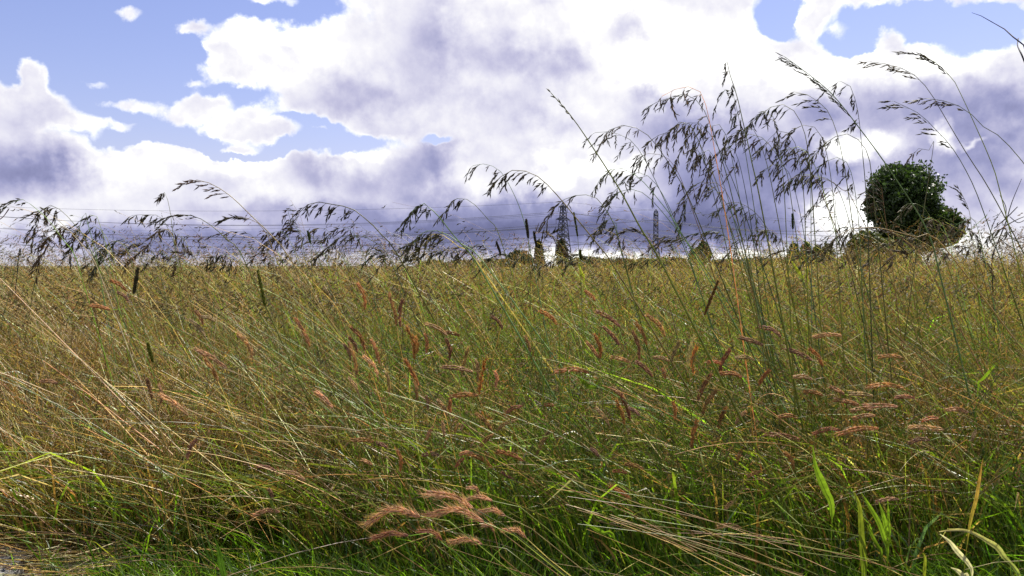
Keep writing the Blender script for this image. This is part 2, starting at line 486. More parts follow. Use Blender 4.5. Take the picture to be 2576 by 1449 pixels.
def heads(acc, P, frac, per, length, wid, cols, hang=0.6):
    """loose seed heads on the upper part of each stem of P"""
    N, K, _ = P.shape
    t = frac + (1 - frac) * RNG.random((N, per)) ** 0.9
    s = t * (K - 1); i = np.minimum(s.astype(int), K - 2); f = (s - i)[..., None]
    r = np.arange(N)[:, None]
    Q = P[r, i] * (1 - f) + P[r, i + 1] * f
    T = P[r, i + 1] - P[r, i]; T /= np.linalg.norm(T, axis=2, keepdims=True)
    env = np.sin(np.clip((t - frac) / (1 - frac), 0.02, 0.98) * np.pi)[..., None] ** 0.7
    out = RNG.normal(size=(N, per, 3)) * (length * 0.9) * env * (0.6 + hang)
    out[..., 0] -= length * 0.9 * hang; out[..., 2] -= np.abs(out[..., 2]) * hang
    Q = Q + out
    Dv = T * 0.5 + RNG.normal(0, 0.35, (N, per, 3)) + np.array((-0.55, 0, -0.9)) * hang
    C = palette(N, cols)[:, None, :] * np.exp(RNG.normal(0, 0.18, (N, per, 1)))
    Ln = length * RNG.uniform(0.7, 1.3, N * per)
    acc.seeds(Q.reshape(-1, 3), Dv.reshape(-1, 3), Ln, wid * RNG.uniform(0.8, 1.3, N * per), C.reshape(-1, 3), sides=2)


def tassels(acc, P, frac, nb, ns, reach, length, wid, cols):
    """flower heads made of little hanging side branches, each a row of seeds"""
    N, K, _ = P.shape
    t = frac + (1 - frac) * (np.arange(nb)[None, :] + RNG.random((N, nb))) / nb * 0.999
    s = t * (K - 1); i = np.minimum(s.astype(int), K - 2); f = (s - i)[..., None]
    r = np.arange(N)[:, None]
    Q = P[r, i] * (1 - f) + P[r, i + 1] * f
    T = P[r, i + 1] - P[r, i]; T /= np.linalg.norm(T, axis=2, keepdims=True)
    Dv = np.array((-0.40, 0, -0.75)) + RNG.normal(0, 0.35, (N, nb, 3)) + T * RNG.uniform(-0.1, 0.9, (N, nb, 1))
    Dv /= np.linalg.norm(Dv, axis=2, keepdims=True)
    rl = reach * RNG.uniform(0.4, 1.3, (N, nb, 1, 1))
    u = (np.arange(ns) + 0.6)[None, None, :, None] / ns
    X = Q[:, :, None, :] + T[:, :, None, :] * rl * 0.25 + Dv[:, :, None, :] * rl * u + RNG.normal(0, length * 0.10, (N, nb, ns, 3))
    E = Dv[:, :, None, :] + RNG.normal(0, 0.22, (N, nb, ns, 3))
    C = np.broadcast_to(palette(N, cols, 0.25)[:, None, None, :] * np.exp(RNG.normal(0, 0.2, (N, nb, ns, 1))), (N, nb, ns, 3))
    n = N * nb * ns
    acc.seeds(X.reshape(-1, 3), E.reshape(-1, 3), length * RNG.uniform(0.7, 1.3, n), wid * RNG.uniform(0.8, 1.2, n), C.reshape(-1, 3), sides=2)


FRONT = 2.1
A_st, A_bl, A_hd, A_fa, A_sh = Acc(), Acc(), Acc(), Acc(), Acc()
SEEDC = [(SEEDB, 4), (BROWN * 0.8, 3), (STRAW * 0.7, 1.2), (DARKS * 1.5, 2.5)]
# nearest belt of the stand
P1, _ = stems(A_st, 11500, FRONT, 3.5, 8, 0.00135, 3, hs=(0.84, 0.17))
tassels(A_hd, P1[:4600], 0.70, 5, 4, 0.028, 0.0095, 0.0030, SEEDC)
blades(A_bl, 14500, FRONT, 3.5, 5, 0.0025, hs=(0.62, 0.2))
# second belt
P2, _ = stems(A_st, 22000, 3.4, 7.5, 6, 0.0016, 2, hs=(1.01, 0.13))
tassels(A_hd, P2[:18000], 0.70, 5, 3, 0.030, 0.0125, 0.0042, SEEDC)
blades(A_bl, 14000, 3.4, 7.5, 5, 0.0036, hs=(0.7, 0.16))
# third belt and far meadow: only the tops show
P3, _ = stems(A_st, 22000, 7.5, 22, 4, 0.0018, 2, hs=(1.02, 0.09), pw=0.8)
heads(A_hd, P3[:13000], 0.72, 9, 0.020, 0.0085, SEEDC, 0.5)
P4, _ = stems(A_st, 16000, 22, 90, 3, 0.0060, 2, hs=(1.02, 0.07), pw=0.6)
heads(A_hd, P4[:9000], 0.7, 5, 0.035, 0.018, SEEDC, 0.4)
# airy tops that stand above the sward and cross the skyline
x, d = roots(11500, 2.7, 10.5, 0.9)
ok = (x / d < 0.0) | (x / d > 0.45) | (RNG.random(len(x)) < 0.35); x, d = x[ok], d[ok]
h = 0.88 + 0.42 * RNG.random(len(x)) ** 2.6 + 0.04 * np.clip(x / d * 2, -1, 1)
P5 = curve(x, d, h, RNG.normal(-0.30, 0.2, len(x)), RNG.normal(0, 0.2, len(x)), 9, 0.75)
P5[..., 2] -= (np.linspace(0, 1, 9)[None, :] ** 6) * 0.05
A_st.sweep(P5, 0.0008 * np.linspace(1, 0.4, 9)[None, :], palette(len(x), [(OLIVE, 2), (STRAW, 3), (BROWN, 1)]), sides=3)
tassels(A_hd, P5, 0.74, 6, 4, 0.032, 0.0115, 0.0034, [(DARKS * 0.9, 5), (SEEDB * 0.45, 3), (BROWN * 0.5, 1)])  # silhouette shade put into the colour: seeds darkened to stand against the sky

# fallen straw and flattened stems at the foot of the stand
def fallen(acc, n, d0, d1, z0, z1, ln, rad, cols, slope=0.25):
    x, d = roots(n, d0, d1)
    z = RNG.uniform(z0, z1, n); K = 6
    ang = RNG.normal(math.pi, 0.55, n); up = RNG.normal(slope, 0.28, n)
    t = np.linspace(0, 1, K)[None, :]
    l = ln * RNG.uniform(0.5, 1.3, n)[:, None]
    P = np.empty((n, K, 3))
    P[..., 0] = x[:, None] + np.cos(ang)[:, None] * l * t; P[..., 1] = d[:, None] + np.sin(ang)[:, None] * l * t
    P[..., 2] = np.maximum(z[:, None] + l * up[:, None] * t - l * 0.35 * t ** 2 * RNG.random((n, 1)), 0.012)
    acc.sweep(P, rad * RNG.uniform(0.6, 1.3, (n, 1)) * np.linspace(1, 0.5, K)[None, :], palette(n, cols), sides=3)


fallen(A_fa, 2300, 2.1, 3.0, 0.0, 0.34, 0.42, 0.0011, [(STRAW, 5), (PALE, 2), (OLIVE, 3), (BROWN, 2.5), (BLUEG, 1.5)], 0.55)
fallen(A_fa, 260, 1.7, 2.45, 0.0, 0.08, 0.42, 0.0010, [(STRAW, 4), (PALE, 2), (BROWN, 3)], 0.05)


# dry litter on the bare corner at the left
x = RNG.uniform(-2.4, -1.05, 1500); d = RNG.uniform(2.0, 2.62, 1500); ang = RNG.uniform(0, math.pi, 1500); l = RNG.uniform(0.05, 0.30, 1500)
t = np.linspace(0, 1, 5)[None, :]
Pl = np.stack([x[:, None] + np.cos(ang)[:, None] * l[:, None] * t + 0.02 * np.sin(t * 5 + x[:, None] * 40), d[:, None] + np.sin(ang)[:, None] * l[:, None] * t * 0.6,
               0.012 + RNG.uniform(0, 0.05, (1500, 1)) + 0.05 * np.sin(t * 3 + d[:, None] * 50) ** 2 * l[:, None]], -1)
A_fa.sweep(Pl, 0.0011, palette(1500, [(PALE * 0.8, 4), (STRAW, 3), (BROWN, 1)]), sides=3)


# short fresh grass along the front edge
def short(n, d0, d1, h0, h1, wid):
    x, d = roots(n, d0, d1)
    ok = (x > -1.12 + 0.10 * np.sin(d * 23) + 0.05 * np.sin(x * 61)) | (d > 2.5); x, d = x[ok], d[ok]; n = len(x)
    h = RNG.uniform(h0, h1, n) * (0.55 + 0.9 * RNG.random(n) * (wave(x, d, 4.0, 1.0) * 0.5 + 0.75))
    P = curve(x, d, h, RNG.normal(-0.25, 0.5, n), RNG.normal(0, 0.4, n), 4, 0.7)
    c = palette(n, [(GREEN, 6), (DGREEN, 2), (OLIVE, 2)])
    A_sh.sweep(P, wid * np.array([0.8, 1, 0.7, 0.06])[None, :], tint_along(c, c * 1.15, 4), sides=2)


short(34000, 1.6, 2.7, 0.03, 0.12, 0.0014)
short(3500, 2.1, 2.8, 0.10, 0.26, 0.0020)
tag(A_st.build('long_grass', M_STEM), kind='stuff')
tag(A_bl.build('meadow_leaves', M_BLADE), kind='stuff')
tag(A_hd.build('grass_seed_heads', M_SEED), kind='stuff')
tag(A_fa.build('fallen_straw', M_STEM), kind='stuff')
tag(A_sh.build('short_grass', M_BLADE), kind='stuff')

# ---------------------------------------------------------------- places named by the photograph's own pixels
FR = {'Z1': (2050, 200, .3037), 'Z2': (0, 560, .2717), 'Z3': (650, 560, .2717), 'Z4': (1250, 560, .2717), 'Z5': (1560, 560, .2717),
      'C2': (1100, 0, .6211), 'C3': (2171, 0, .6211), 'T5': (2500, 480, .3037), 'C5': (1100, 850, .6832), 'C6': (2171, 850, .6832),
      'C4': (0, 850, .6832), 'P': (0, 0, 1.0 / .7875), 'B5': (2571, 1350, .3382)}


def px(fr, pts):
    ox, oy, k = FR[fr]
    return [((ox + p[0] * k) * .7875, (oy + p[1] * k) * .7875) for p in pts]


def at(x, y, d):
    r = ray(x, y)
    return np.array((r.x * d, d, H + r.z * d))


def smooth_line(pts, K):
    """K evenly spaced points of a Catmull-Rom curve through pts"""
    p = np.array(pts, dtype=float)
    p = np.vstack([2 * p[0] - p[1], p, 2 * p[-1] - p[-2]])
    out = []
    for i in range(1, len(p) - 2):
        t = np.linspace(0, 1, 12, endpoint=False)[:, None]
        a, b, c, d = p[i - 1], p[i], p[i + 1], p[i + 2]
        out.append(0.5 * ((2 * b) + (c - a) * t + (2 * a - 5 * b + 4 * c - d) * t ** 2 + (3 * b - a - 3 * c + d) * t ** 3))
    q = np.vstack(out + [p[-2][None]])
    s = np.concatenate([[0], np.cumsum(np.linalg.norm(np.diff(q, axis=0), axis=1))])
    u = np.linspace(0, s[-1], K)
    return np.stack([np.interp(u, s, q[:, i]) for i in range(q.shape[1])], -1)


def stalk_points(pts2, d, depth_lean=0.0):
    """from the tip down to the ground, as a curve in space rooted at distance d"""
    P = [at(x, y, d) for x, y in pts2]
    a, b = P[-2], P[-1]
    if b[2] > 0.03:
        sl = (b[0] - a[0]) / max(a[2] - b[2], 0.05)
        sl = max(-0.9, min(0.9, sl))
        for k in (0.55, 0.2, 0.0):
            z = b[2] * k
            P.append(np.array((b[0] + sl * (b[2] - z) * (0.85 if k else 0.8), b[1], z)))
    P = np.array(P)
    zt = P[:, 2].max()
    P[:, 1] += depth_lean * (P[:, 2] / zt) ** 1.6
    return P


def oat_stalk(fr, pts, d, label, pf=0.35, lc=46, n=8, tight=0.0, thick=1.0, col=None, dl=None, side=-1, hang=0.42):
    pts2 = px(fr, pts) if fr else pts
    d = d * 1.18 if fr else d
    dl = random.uniform(-0.12, 0.12) if dl is None else dl
    W = smooth_line(stalk_points(pts2, d, dl), 40)                # tip .. root
    u = d / FD                                                    # metres per picture pixel
    root = W[-1].copy(); root[2] = 0
    L2 = sum(math.dist(pts2[i], pts2[i + 1]) for i in range(len(pts2) - 1))
    Lw = np.concatenate([[0], np.cumsum(np.linalg.norm(np.diff(W, axis=0), axis=1))])
    e = empty('oat_stalk', root, label, 'grass stalk', 'tall oat grass stalks')
    st = Acc()
    c = palette(1, [(OLIVE * 0.9, 3), (BLUEG, 2), (STRAW * 0.7, 1)])[0] if col is None else np.array(col)
    r = thick * np.interp(np.linspace(0, 1, 40), [0, 0.25, 0.6, 1], [0.00055, 0.0012, 0.0019, 0.0022])
    st.sweep(W[None] - root, r[None], c[None], sides=5)
    for f in (0.72, 0.86):                                        # joints of the culm
        i = int(f * 39)
        st.seeds((W[i] - root)[None] + (0, 0, 0.004), np.array([[0, 0, -1.0]]), 0.008, 0.0045 * thick, (c * 0.5)[None], sides=5)
    st.build('stem', M_STEM, e)
    # leaf on the lower culm
    i = 27
    b = W[i] - root; sg = random.choice((-1, 1, -1))
    lf = Acc()
    t = np.linspace(0, 1, 9)[:, None]; ll = random.uniform(0.12, 0.22)
    q = b + np.array((sg * 0.55, 0.15 * sg, 0.8)) * ll * t + np.array((sg * 0.5, 0, -1.1)) * ll * t ** 2.5
    lf.sweep(q[None], (0.0022 * np.array([.7, 1, 1, .95, .85, .7, .5, .3, .05]))[None], (c * 0.9)[None], sides=2, flat_dir=[[0.3, 1, 0.2]])
    lf.build('leaf', M_BLADE, e)
    # drooping flower head
    hd = Acc(); P, Dv, Ln, C = [], [], [], []
    tot = pf * min(L2 * u, 0.9 * Lw[-1])
    wd = random.uniform(2.4, 3.3)
    dc = palette(1, [(DARKS * 1.5, 4), (np.array((0.095, 0.072, 0.045)), 3)], 0.2)[0]
    for k in range(n):
        s = tot * ((k + random.uniform(-0.3, 0.3)) / n) ** 0.9 if k else 0.0
        i = min(int(np.searchsorted(Lw, max(s, 0.0))), 36)
        S = np.array([np.interp(s, Lw, W[:, j]) for j in range(3)])
        T = W[max(i - 1, 0)] - W[i + 1]; T /= np.linalg.norm(T) + 1e-9
        for rep_ in range(2 if (k % 3 == 1 and not tight) else 1):
            lk = lc * u * random.choice((0.45, 0.7, 0.95, 1.25)) * random.uniform(0.85, 1.15) * (0.75 if k == 0 else 1.0)
            down = np.array((hang * side + random.gauss(0, 0.30), random.gauss(0, 0.30), -0.88))
            d0 = T * 0.9 + np.array((0.35 * side, random.gauss(0, .3), 0.15))
            d1 = (1 - tight) * down + tight * (T + np.array((0.12 * side * random.random(), 0, -0.18 * random.random())))
            d0 /= np.linalg.norm(d0); d1 /= np.linalg.norm(d1)
            m = 9; tt = np.linspace(0, 1, m)[:, None]
            ped = S + d0 * lk * 0.5 * (tt - 0.5 * tt ** 2) + d1 * lk * (0.3 * tt + 0.55 * tt ** 2)
            hd.sweep((ped - root)[None], np.full((1, m), 0.00030 * (0.6 + 0.4 * d)), (c * 0.7)[None], sides=3)
            ns = max(3, int(lk / u / 5.6))
            for q_ in range(ns):
                f = 0.30 + 0.70 * (q_ + random.random() * 0.6) / ns
                f = min(f, 0.98); a_ = f * (m - 1); i0 = min(int(a_), m - 2)
                X = ped[i0] + (ped[i0 + 1] - ped[i0]) * (a_ - i0)
                tg = ped[i0 + 1] - ped[i0]; tg /= np.linalg.norm(tg) + 1e-9
                P.append(X - root + np.random.default_rng(q_ + k).normal(0, 0.6, 3) * u)
                Dv.append(tg + np.array([random.gauss(0, 0.24) for _ in range(3)]))
                Ln.append(u * random.uniform(11, 17)); C.append(dc * random.uniform(0.7, 1.5))
    hd.seeds(np.array(P), np.array(Dv), np.array(Ln), wd * u, np.array(C), sides=4)
    hd.build('seed_head', M_SEED, e)
    return e


# ---------------------------------------------------------------- trees, bushes
def crown(acc, lobes, n, size, cols, rough=0.16, seed=1):
    rg = np.random.default_rng(seed)
    vol = np.array([l[3] * l[4] * l[5] for l in lobes]) ** 0.67
    pick_ = rg.choice(len(lobes), n, p=vol / vol.sum())
    Lb = np.array(lobes)[pick_]
    v = rg.normal(size=(n, 3)); v /= np.linalg.norm(v, axis=1, keepdims=True)
    # clumpy radius: sprigs poke out, hollows sink in
    f = np.sin(v[:, 0] * 7 + Lb[:, 0] * 3) * np.cos(v[:, 2] * 8 + Lb[:, 2]) + 0.6 * np.sin(v[:, 1] * 13 + v[:, 2] * 11) + 0.5 * np.sin(v[:, 0] * 23 - v[:, 2] * 19)
    r = (0.35 + 0.65 * rg.random(n) ** 0.45) * (1 + rough * 0.6 * f + rg.normal(0, rough * 0.22, n))
    P = Lb[:, :3] + v * Lb[:, 3:] * r[:, None]
    d = rg.normal(size=(n, 3)); d /= np.linalg.norm(d, axis=1, keepdims=True)
    s = size * rg.uniform(0.6, 1.4, n)
    pts = np.stack([P - d * s[:, None] * 0.5, P, P + d * s[:, None] * 0.5], 1)
    cc = np.array([c for c, _ in cols]); w = np.array([k for _, k in cols], float)
    C = cc[rg.choice(len(cc), n, p=w / w.sum())] * np.exp(rg.normal(0, 0.25, (n, 1)))
    acc.sweep(pts, np.stack([s * 0.08, s * 0.36, s * 0.05], 1), C, sides=2)


TREEC = [(np.array((0.034, 0.064, 0.014)), 4), (np.array((0.055, 0.100, 0.020)), 2), (np.array((0.024, 0.044, 0.014)), 3)]
FARC = [(np.array((0.018, 0.028, 0.014)), 4), (np.array((0.026, 0.034, 0.016)), 2), (np.array((0.03, 0.028, 0.018)), 1)]


def tree(name, cx, d, lobes_px, n, size, cols, label, cat, group=None, trunk=0.2, seed=1, rough=0.16):
    """lobes given as (x, y, rx, ry) in the photograph, built round and full at distance d"""
    x0 = at(cx, HY, d)[0]
    e = empty(name, (x0, d, 0), label, cat, group)
    u = d / FD
    lobes = []
    for i, (x, y, rx, ry) in enumerate(lobes_px):
        p = at(x, y - (9 if name in ('hedge_bush', 'upright_tree', 'poplar_tree', 'field_tree') else 0), d)
        lobes.append((p[0] - x0, ((i * 37) % 5 - 2) * 0.15 * rx * u, p[2], rx * u, rx * u * 0.9, ry * u))
    a = Acc(); crown(a, lobes, n, size, cols, seed=seed, rough=rough); a.build('crown', M_LEAF, e, smooth=False)
    t = Acc()
    ztop = max(l[2] for l in lobes)
    K = 8; k = np.linspace(0, 1, K)[:, None]
    tr = np.array((0, 0, -0.05)) + np.array((lobes[0][0] * 0.6, 0, ztop * 0.85)) * k + 0.1 * trunk * np.sin(k * 5) * np.array((1, 1, 0))
    t.sweep(tr[None], (trunk * np.linspace(1, 0.25, K))[None], (0.1, 0.1, 0.1), sides=8)
    for i, l in enumerate(lobes):
        b = tr[2 + i % 3]
        end = np.array(l[:3]); mid = (b + end) / 2 + np.array((0, 0, -0.1 * ztop))
        t.sweep(smooth_line([b, mid, end], 7)[None], (trunk * np.linspace(0.5, 0.08, 7))[None], (0.1, 0.1, 0.1), sides=6)
    t.build('trunk', M_BARK, e)
    return e


tree('round_tree', 2280, 62, [(2265, 505, 84, 84), (2255, 458, 54, 42), (2320, 490, 36, 46), (2212, 520, 36, 42), (2352, 570, 54, 52), (2382, 574, 36, 38),
                              (2272, 590, 62, 46), (2250, 620, 50, 36), (2196, 500, 20, 28), (2300, 446, 22, 20), (2320, 600, 50, 34), (2280, 640, 34, 40)],
     64000, 0.20, TREEC, 'dark rounded broadleaf tree rising above the field at the right', 'tree', trunk=0.22, seed=3, rough=0.27)
tree('elder_bush', 2185, 56, [(2175, 620, 45, 38), (2205, 635, 60, 36), (2150, 650, 26, 34), (2235, 650, 60, 30)], 9000, 0.24,
     [(np.array((0.075, 0.085, 0.016)), 3), (np.array((0.045, 0.065, 0.016)), 3)],
     'olive green bush at the left foot of the big rounded tree', 'bush', trunk=0.08, seed=5)
tree('poplar_tree', 1356, 210, [(1356, 650, 11, 36), (1354, 634, 7, 22), (1360, 665, 11, 20)], 2600, 0.55, FARC,
     'narrow dark columnar tree just left of the nearer pylon', 'tree', 'columnar trees below the pylon', trunk=0.25, seed=6)
tree('poplar_tree', 1413, 205, [(1413, 652, 15, 38), (1411, 632, 9, 22), (1417, 665, 14, 22)], 3200, 0.55, FARC,
     'stout dark columnar tree directly below the nearer pylon', 'tree', 'columnar trees below the pylon', trunk=0.3, seed=7)
tree('field_tree', 1305, 190, [(1305, 660, 30, 22), (1290, 665, 22, 18), (1322, 664, 20, 17)], 3200, 0.5, FARC,
     'low round dark tree left of the two columnar trees', 'tree', trunk=0.25, seed=8)
tree('field_tree', 1768, 180, [(1768, 645, 14, 32), (1755, 655, 22, 24), (1780, 650, 10, 24), (1745, 662, 14, 14)], 3600, 0.45, TREEC,
     'ragged dark tree on the skyline to the right of the slim pylon', 'tree', trunk=0.22, seed=9)
for i, (cx_, top, w_, lab) in enumerate([(1996, 622, 14, 'leftmost of four small upright trees left of the big rounded tree'),
                                         (2026, 620, 15, 'second from left of four small upright trees on the skyline'),
                                         (2054, 628, 12, 'third from left of four small upright trees on the skyline'),
                                         (2080, 624, 18, 'rightmost and broadest of four small upright trees on the skyline')]):
    tree('upright_tree', cx_, 130, [(cx_, (top + 676) / 2 + 4, w_, (690 - top) / 2), (cx_ + 2, top + 14, w_ * 0.7, 15), (cx_ - 4, 665, w_ * 1.1, 18)], 2600, 0.34, TREEC,
         lab, 'tree', 'row of small upright trees', trunk=0.14, seed=20 + i)
HB = [(1090, 664, 40, 'low bush on the skyline, leftmost of the hedge line'), (1170, 663, 44, 'low bush on the skyline, second from left of the hedge line'),
      (1245, 660, 40, 'low dark bush left of the low round tree'),
      (1480, 655, 46, 'dark bush on the skyline just right of the stout columnar tree'), (1550, 657, 44, 'dark bush midway between the two pylons'),
      (1620, 659, 40, 'dark bush just left of the slim pylon foot'), (1690, 655, 44, 'broad dark bush just right of the slim pylon foot'),
      (1830, 660, 48, 'low bush right of the ragged skyline tree'), (1900, 657, 44, 'low bush second right of the ragged skyline tree'),
      (1955, 660, 36, 'low bush touching the row of small upright trees at its left'), (2115, 658, 30, 'low bush between the small upright trees and the olive bush')]
for i, (cx_, top, w_, lab) in enumerate(HB):
    tree('hedge_bush', cx_, 170, [(cx_, top + 14, w_, 15), (cx_ - w_ * 0.5, top + 17, w_ * 0.6, 14), (cx_ + w_ * 0.5, top + 16, w_ * 0.7, 14)], 1800, 0.45, FARC,
         lab, 'bush', 'bushes of the far hedge line', trunk=0.08, seed=40 + i)


# ---------------------------------------------------------------- pylons and power lines
def bars(acc, pairs, r, C=(0.2, 0.2, 0.2)):
    a = np.array([[p, q] for p, q in pairs], dtype=float)
    acc.sweep(a, np.full((len(a), 2), r), C, sides=4)


def pylon(loc, rz, prof, arms, label, hgt, r=0.25):
    e = empty('pylon', loc, label, 'pylon', 'lattice pylons of the power lines'); e.rotation_euler[2] = rz
    zs = [p[0] for p in prof]; ws = [p[1] for p in prof]
    w = lambda z: np.interp(z, zs, ws) / 2
    lv = [0, 6, 11.5, 16.5, 21, 25, 28.5, 32, 35, 37.5, 40, 42.5, 45, 47]
    cn = lambda z: [np.array((sx * w(z), sy * w(z), z)) for sx, sy in ((-1, -1), (1, -1), (1, 1), (-1, 1))]
    legs, lat = [], []
    for a_, b_ in zip(lv[:-1], lv[1:]):
        A_, B_ = cn(a_), cn(b_)
        for i in range(4):
            j = (i + 1) % 4
            legs.append((A_[i], B_[i]))
            lat += [(A_[i], B_[j]), (A_[j], B_[i])]
        if a_ in (25, 37.5, 45, 16.5): lat += [(A_[i], A_[(i + 1) % 4]) for i in range(4)]
    pk = np.array((0, 0, hgt)); T_ = cn(47)
    legs += [(t, pk) for t in T_]; lat += [(T_[i], T_[(i + 1) % 4]) for i in range(4)]
    a = Acc(); bars(a, legs, r * 1.5); a.build('frame', M_STEEL, e, smooth=False)
    a = Acc(); bars(a, lat, r * 0.8); a.build('lattice', M_STEEL, e, smooth=False)
    ends = []
    for z, hw in arms:
        for sx in (-1, 1):
            a = Acc(); tip = np.array((sx * hw, 0, z + 0.3))
            c4 = [np.array((sx * w(z), s * w(z), z)) for s in (-1, 1)] + [np.array((sx * w(z + 2), s * w(z + 2), z + 2.0)) for s in (-1, 1)]
            br = [(c, tip) for c in c4]
            for f in (0.33, 0.66):
                m = [c + (tip - c) * f for c in c4]
                br += [(m[0], m[1]), (m[0], m[2]), (m[1], m[3]), (m[2], m[3])]
            bars(a, br, r * 1.1); a.build('crossarm', M_STEEL, e, smooth=False)
            a = Acc(); n = 9
            zz = np.linspace(tip[2], tip[2] - 3.6, 2 * n)
            q = np.stack([np.full(2 * n, tip[0]), np.zeros(2 * n), zz], -1)
            a.sweep(q[None], (np.array([0.10, 0.24] * n))[None], (0.1, 0.1, 0.1), sides=8)
            a.build('insulator', M_GLASS, e)
            ends.append(np.array((tip[0], 0, tip[2] - 3.7)))
    R = np.array(((math.cos(rz), -math.sin(rz), 0), (math.sin(rz), math.cos(rz), 0), (0, 0, 1)))
    return [np.array(loc) + R @ v for v in ends] + [np.array(loc) + pk]


def pylon_ends(loc, rz, arms, hgt):
    R = np.array(((math.cos(rz), -math.sin(rz), 0), (math.sin(rz), math.cos(rz), 0), (0, 0, 1)))
    E = [np.array((sx * hw, 0, z + 0.3 - 3.7)) for z, hw in arms for sx in (-1, 1)] + [np.array((0, 0, hgt))]
    return [np.array(loc) + R @ v for v in E]


ARMS1 = [(23.5, 7.2), (36.0, 9.4), (45.5, 6.0)]
ARMS2 = [(26.0, 7.2), (34.5, 8.4), (43.0, 6.0)]
P1L = (at(1416.5, HY, 655)[0], 655, 0); P2L = (at(1649.5, HY, 720)[0], 720, 0)
e1 = pylon(P1L, math.radians(52), [(0, 10.5), (25, 6.2), (37, 4.0), (47, 2.6)], ARMS1, 'broad lattice pylon with side arms above the stout columnar tree', 50)
e2 = pylon(P2L, math.radians(84), [(0, 8.2), (21, 3.6), (45, 3.3), (47, 2.4)], ARMS2, 'slim lattice pylon seen end on, right of the broad one', 48.5)
far1 = pylon_ends((-430, 705, 0), math.radians(60), ARMS1, 50), pylon_ends((430, 905, 0), math.radians(60), ARMS1, 50)
far2 = pylon_ends((-560, 1150, 0), math.radians(70), ARMS2, 48.5), pylon_ends((520, 990, 0), math.radians(75), ARMS2, 48.5)
WN = ['lower left', 'lower right', 'middle left', 'middle right', 'upper left', 'upper right', 'earth']
for ends, far, pn, sag in ((e1, far1, 'broad', 9.0), (e2, far2, 'slim', 9.0)):
    for k in range(7):
        pts = []
        for a_, b_ in ((far[0][k], ends[k]), (ends[k], far[1][k])):
            for t in np.linspace(0, 1, 25)[(1 if pts else 0):]:
                p = a_ + (b_ - a_) * t; p = p.copy(); p[2] -= 4 * (sag if k < 6 else sag * 0.6) * t * (1 - t)
                pts.append(p)
        a = Acc(); a.sweep(np.array(pts)[None], np.full((1, len(pts)), 0.14 if k < 6 else 0.09), (0.1, 0.1, 0.1), sides=4)
        o = a.build('power_line', M_WIRE, origin=tuple(ends[k]))
        lab = ('thin earth wire strung over the very top of the %s pylon' % pn) if k == 6 else \
            'power line hanging from the %s arm of the %s pylon' % (WN[k], pn)
        tag(o, lab, 'power line', 'power lines across the sky')

# ---------------------------------------------------------------- tall oat grass against the sky
oat_stalk('C3', [(515, 312), (640, 400), (760, 500), (900, 670), (1050, 870), (1250, 1180), (1330, 1440)], 2.0,
          'long straight oat grass leaning left across the sky in front of the big tree', 0.36, 46, 12, tight=0.85, thick=1.3)
oat_stalk('C3', [(950, 335), (1050, 350), (1160, 390), (1250, 480), (1350, 640), (1450, 800), (1610, 1050)], 2.0,
          'oat grass at the right whose tip reaches farthest left above the big tree', 0.30, 46, 9, tight=0.6)
oat_stalk('C3', [(1120, 303), (1230, 330), (1340, 420), (1400, 520), (1480, 680), (1560, 850), (1610, 1000)], 2.0,
          'tallest oat grass above the big tree with its head bowed left', 0.30, 42, 10, tight=0.8)
oat_stalk('C3', [(1120, 515), (1250, 580), (1350, 680), (1420, 760), (1500, 900), (1580, 1100)], 2.05,
          'low bowed oat grass ending just above the crown of the big tree', 0.55, 44, 10, tight=0.6)
oat_stalk('C3', [(1210, 510), (1300, 498), (1400, 515), (1500, 560), (1600, 660), (1771, 810)], 1.9,
          'oat grass arching in from the right edge above the big tree', 0.5, 44, 9, tight=0.55)
oat_stalk('C3', [(800, 435), (860, 398), (910, 430), (945, 560), (960, 720), (980, 1000), (990, 1400)], 2.0,
          'upright oat grass with hooked tip at the left side of the big tree', 0.34, 44, 8)
oat_stalk('Z1', [(1495, 380), (1600, 400), (1700, 450), (1830, 560), (1900, 690), (1960, 860), (2020, 1100), (2090, 1449)], 2.1,
          'oat grass with wispy bowed tip between the centre bunch and the big tree', 0.42, 42, 8, tight=0.5)
oat_stalk('Z1', [(870, 20), (915, 200), (970, 350), (1040, 640), (1090, 850), (1150, 1120), (1225, 1449)], 1.9,
          'tall nearly upright oat grass rising highest in the centre bunch', 0.45, 52, 7, hang=0.2, thick=1.4)
oat_stalk('Z1', [(90, 430), (200, 370), (350, 320), (510, 280), (590, 320), (690, 430), (770, 620), (850, 860), (900, 1040), (1000, 1440)], 1.95,
          'oat grass with a wide feathery head flung left above the centre bunch', 0.36, 44, 10)
oat_stalk('Z1', [(1065, 690), (1180, 590), (1290, 510), (1380, 492), (1480, 530), (1570, 650), (1630, 800), (1680, 1050), (1725, 1449)], 2.05,
          'oat grass with a round high arch right of the tall upright one', 0.36, 44, 10)
oat_stalk('Z1', [(960, 760), (1060, 720), (1180, 730), (1260, 740), (1360, 810), (1480, 980), (1560, 1120), (1610, 1449)], 2.15,
          'oat grass with a flat low arch right of the tall upright one', 0.38, 44, 8)
oat_stalk('Z1', [(70, 840), (180, 760), (320, 710), (400, 620), (470, 590), (570, 740), (650, 920), (740, 1120), (850, 1449)], 2.0,
          'oat grass with the heaviest dark head at the left of the centre bunch', 0.42, 58, 14, hang=0.2)
oat_stalk('Z1', [(420, 700), (500, 620), (600, 600), (660, 640), (740, 730), (830, 870), (900, 1040), (1060, 1449)], 2.1,
          'oat grass drooping in the middle of the centre bunch', 0.40, 54, 9, hang=0.2)
oat_stalk('Z1', [(440, 1060), (470, 900), (530, 800), (600, 780), (650, 850), (720, 960), (800, 1180), (905, 1449)], 2.15,
          'oat grass hanging lowest in the centre bunch', 0.5, 54, 9, hang=0.2)
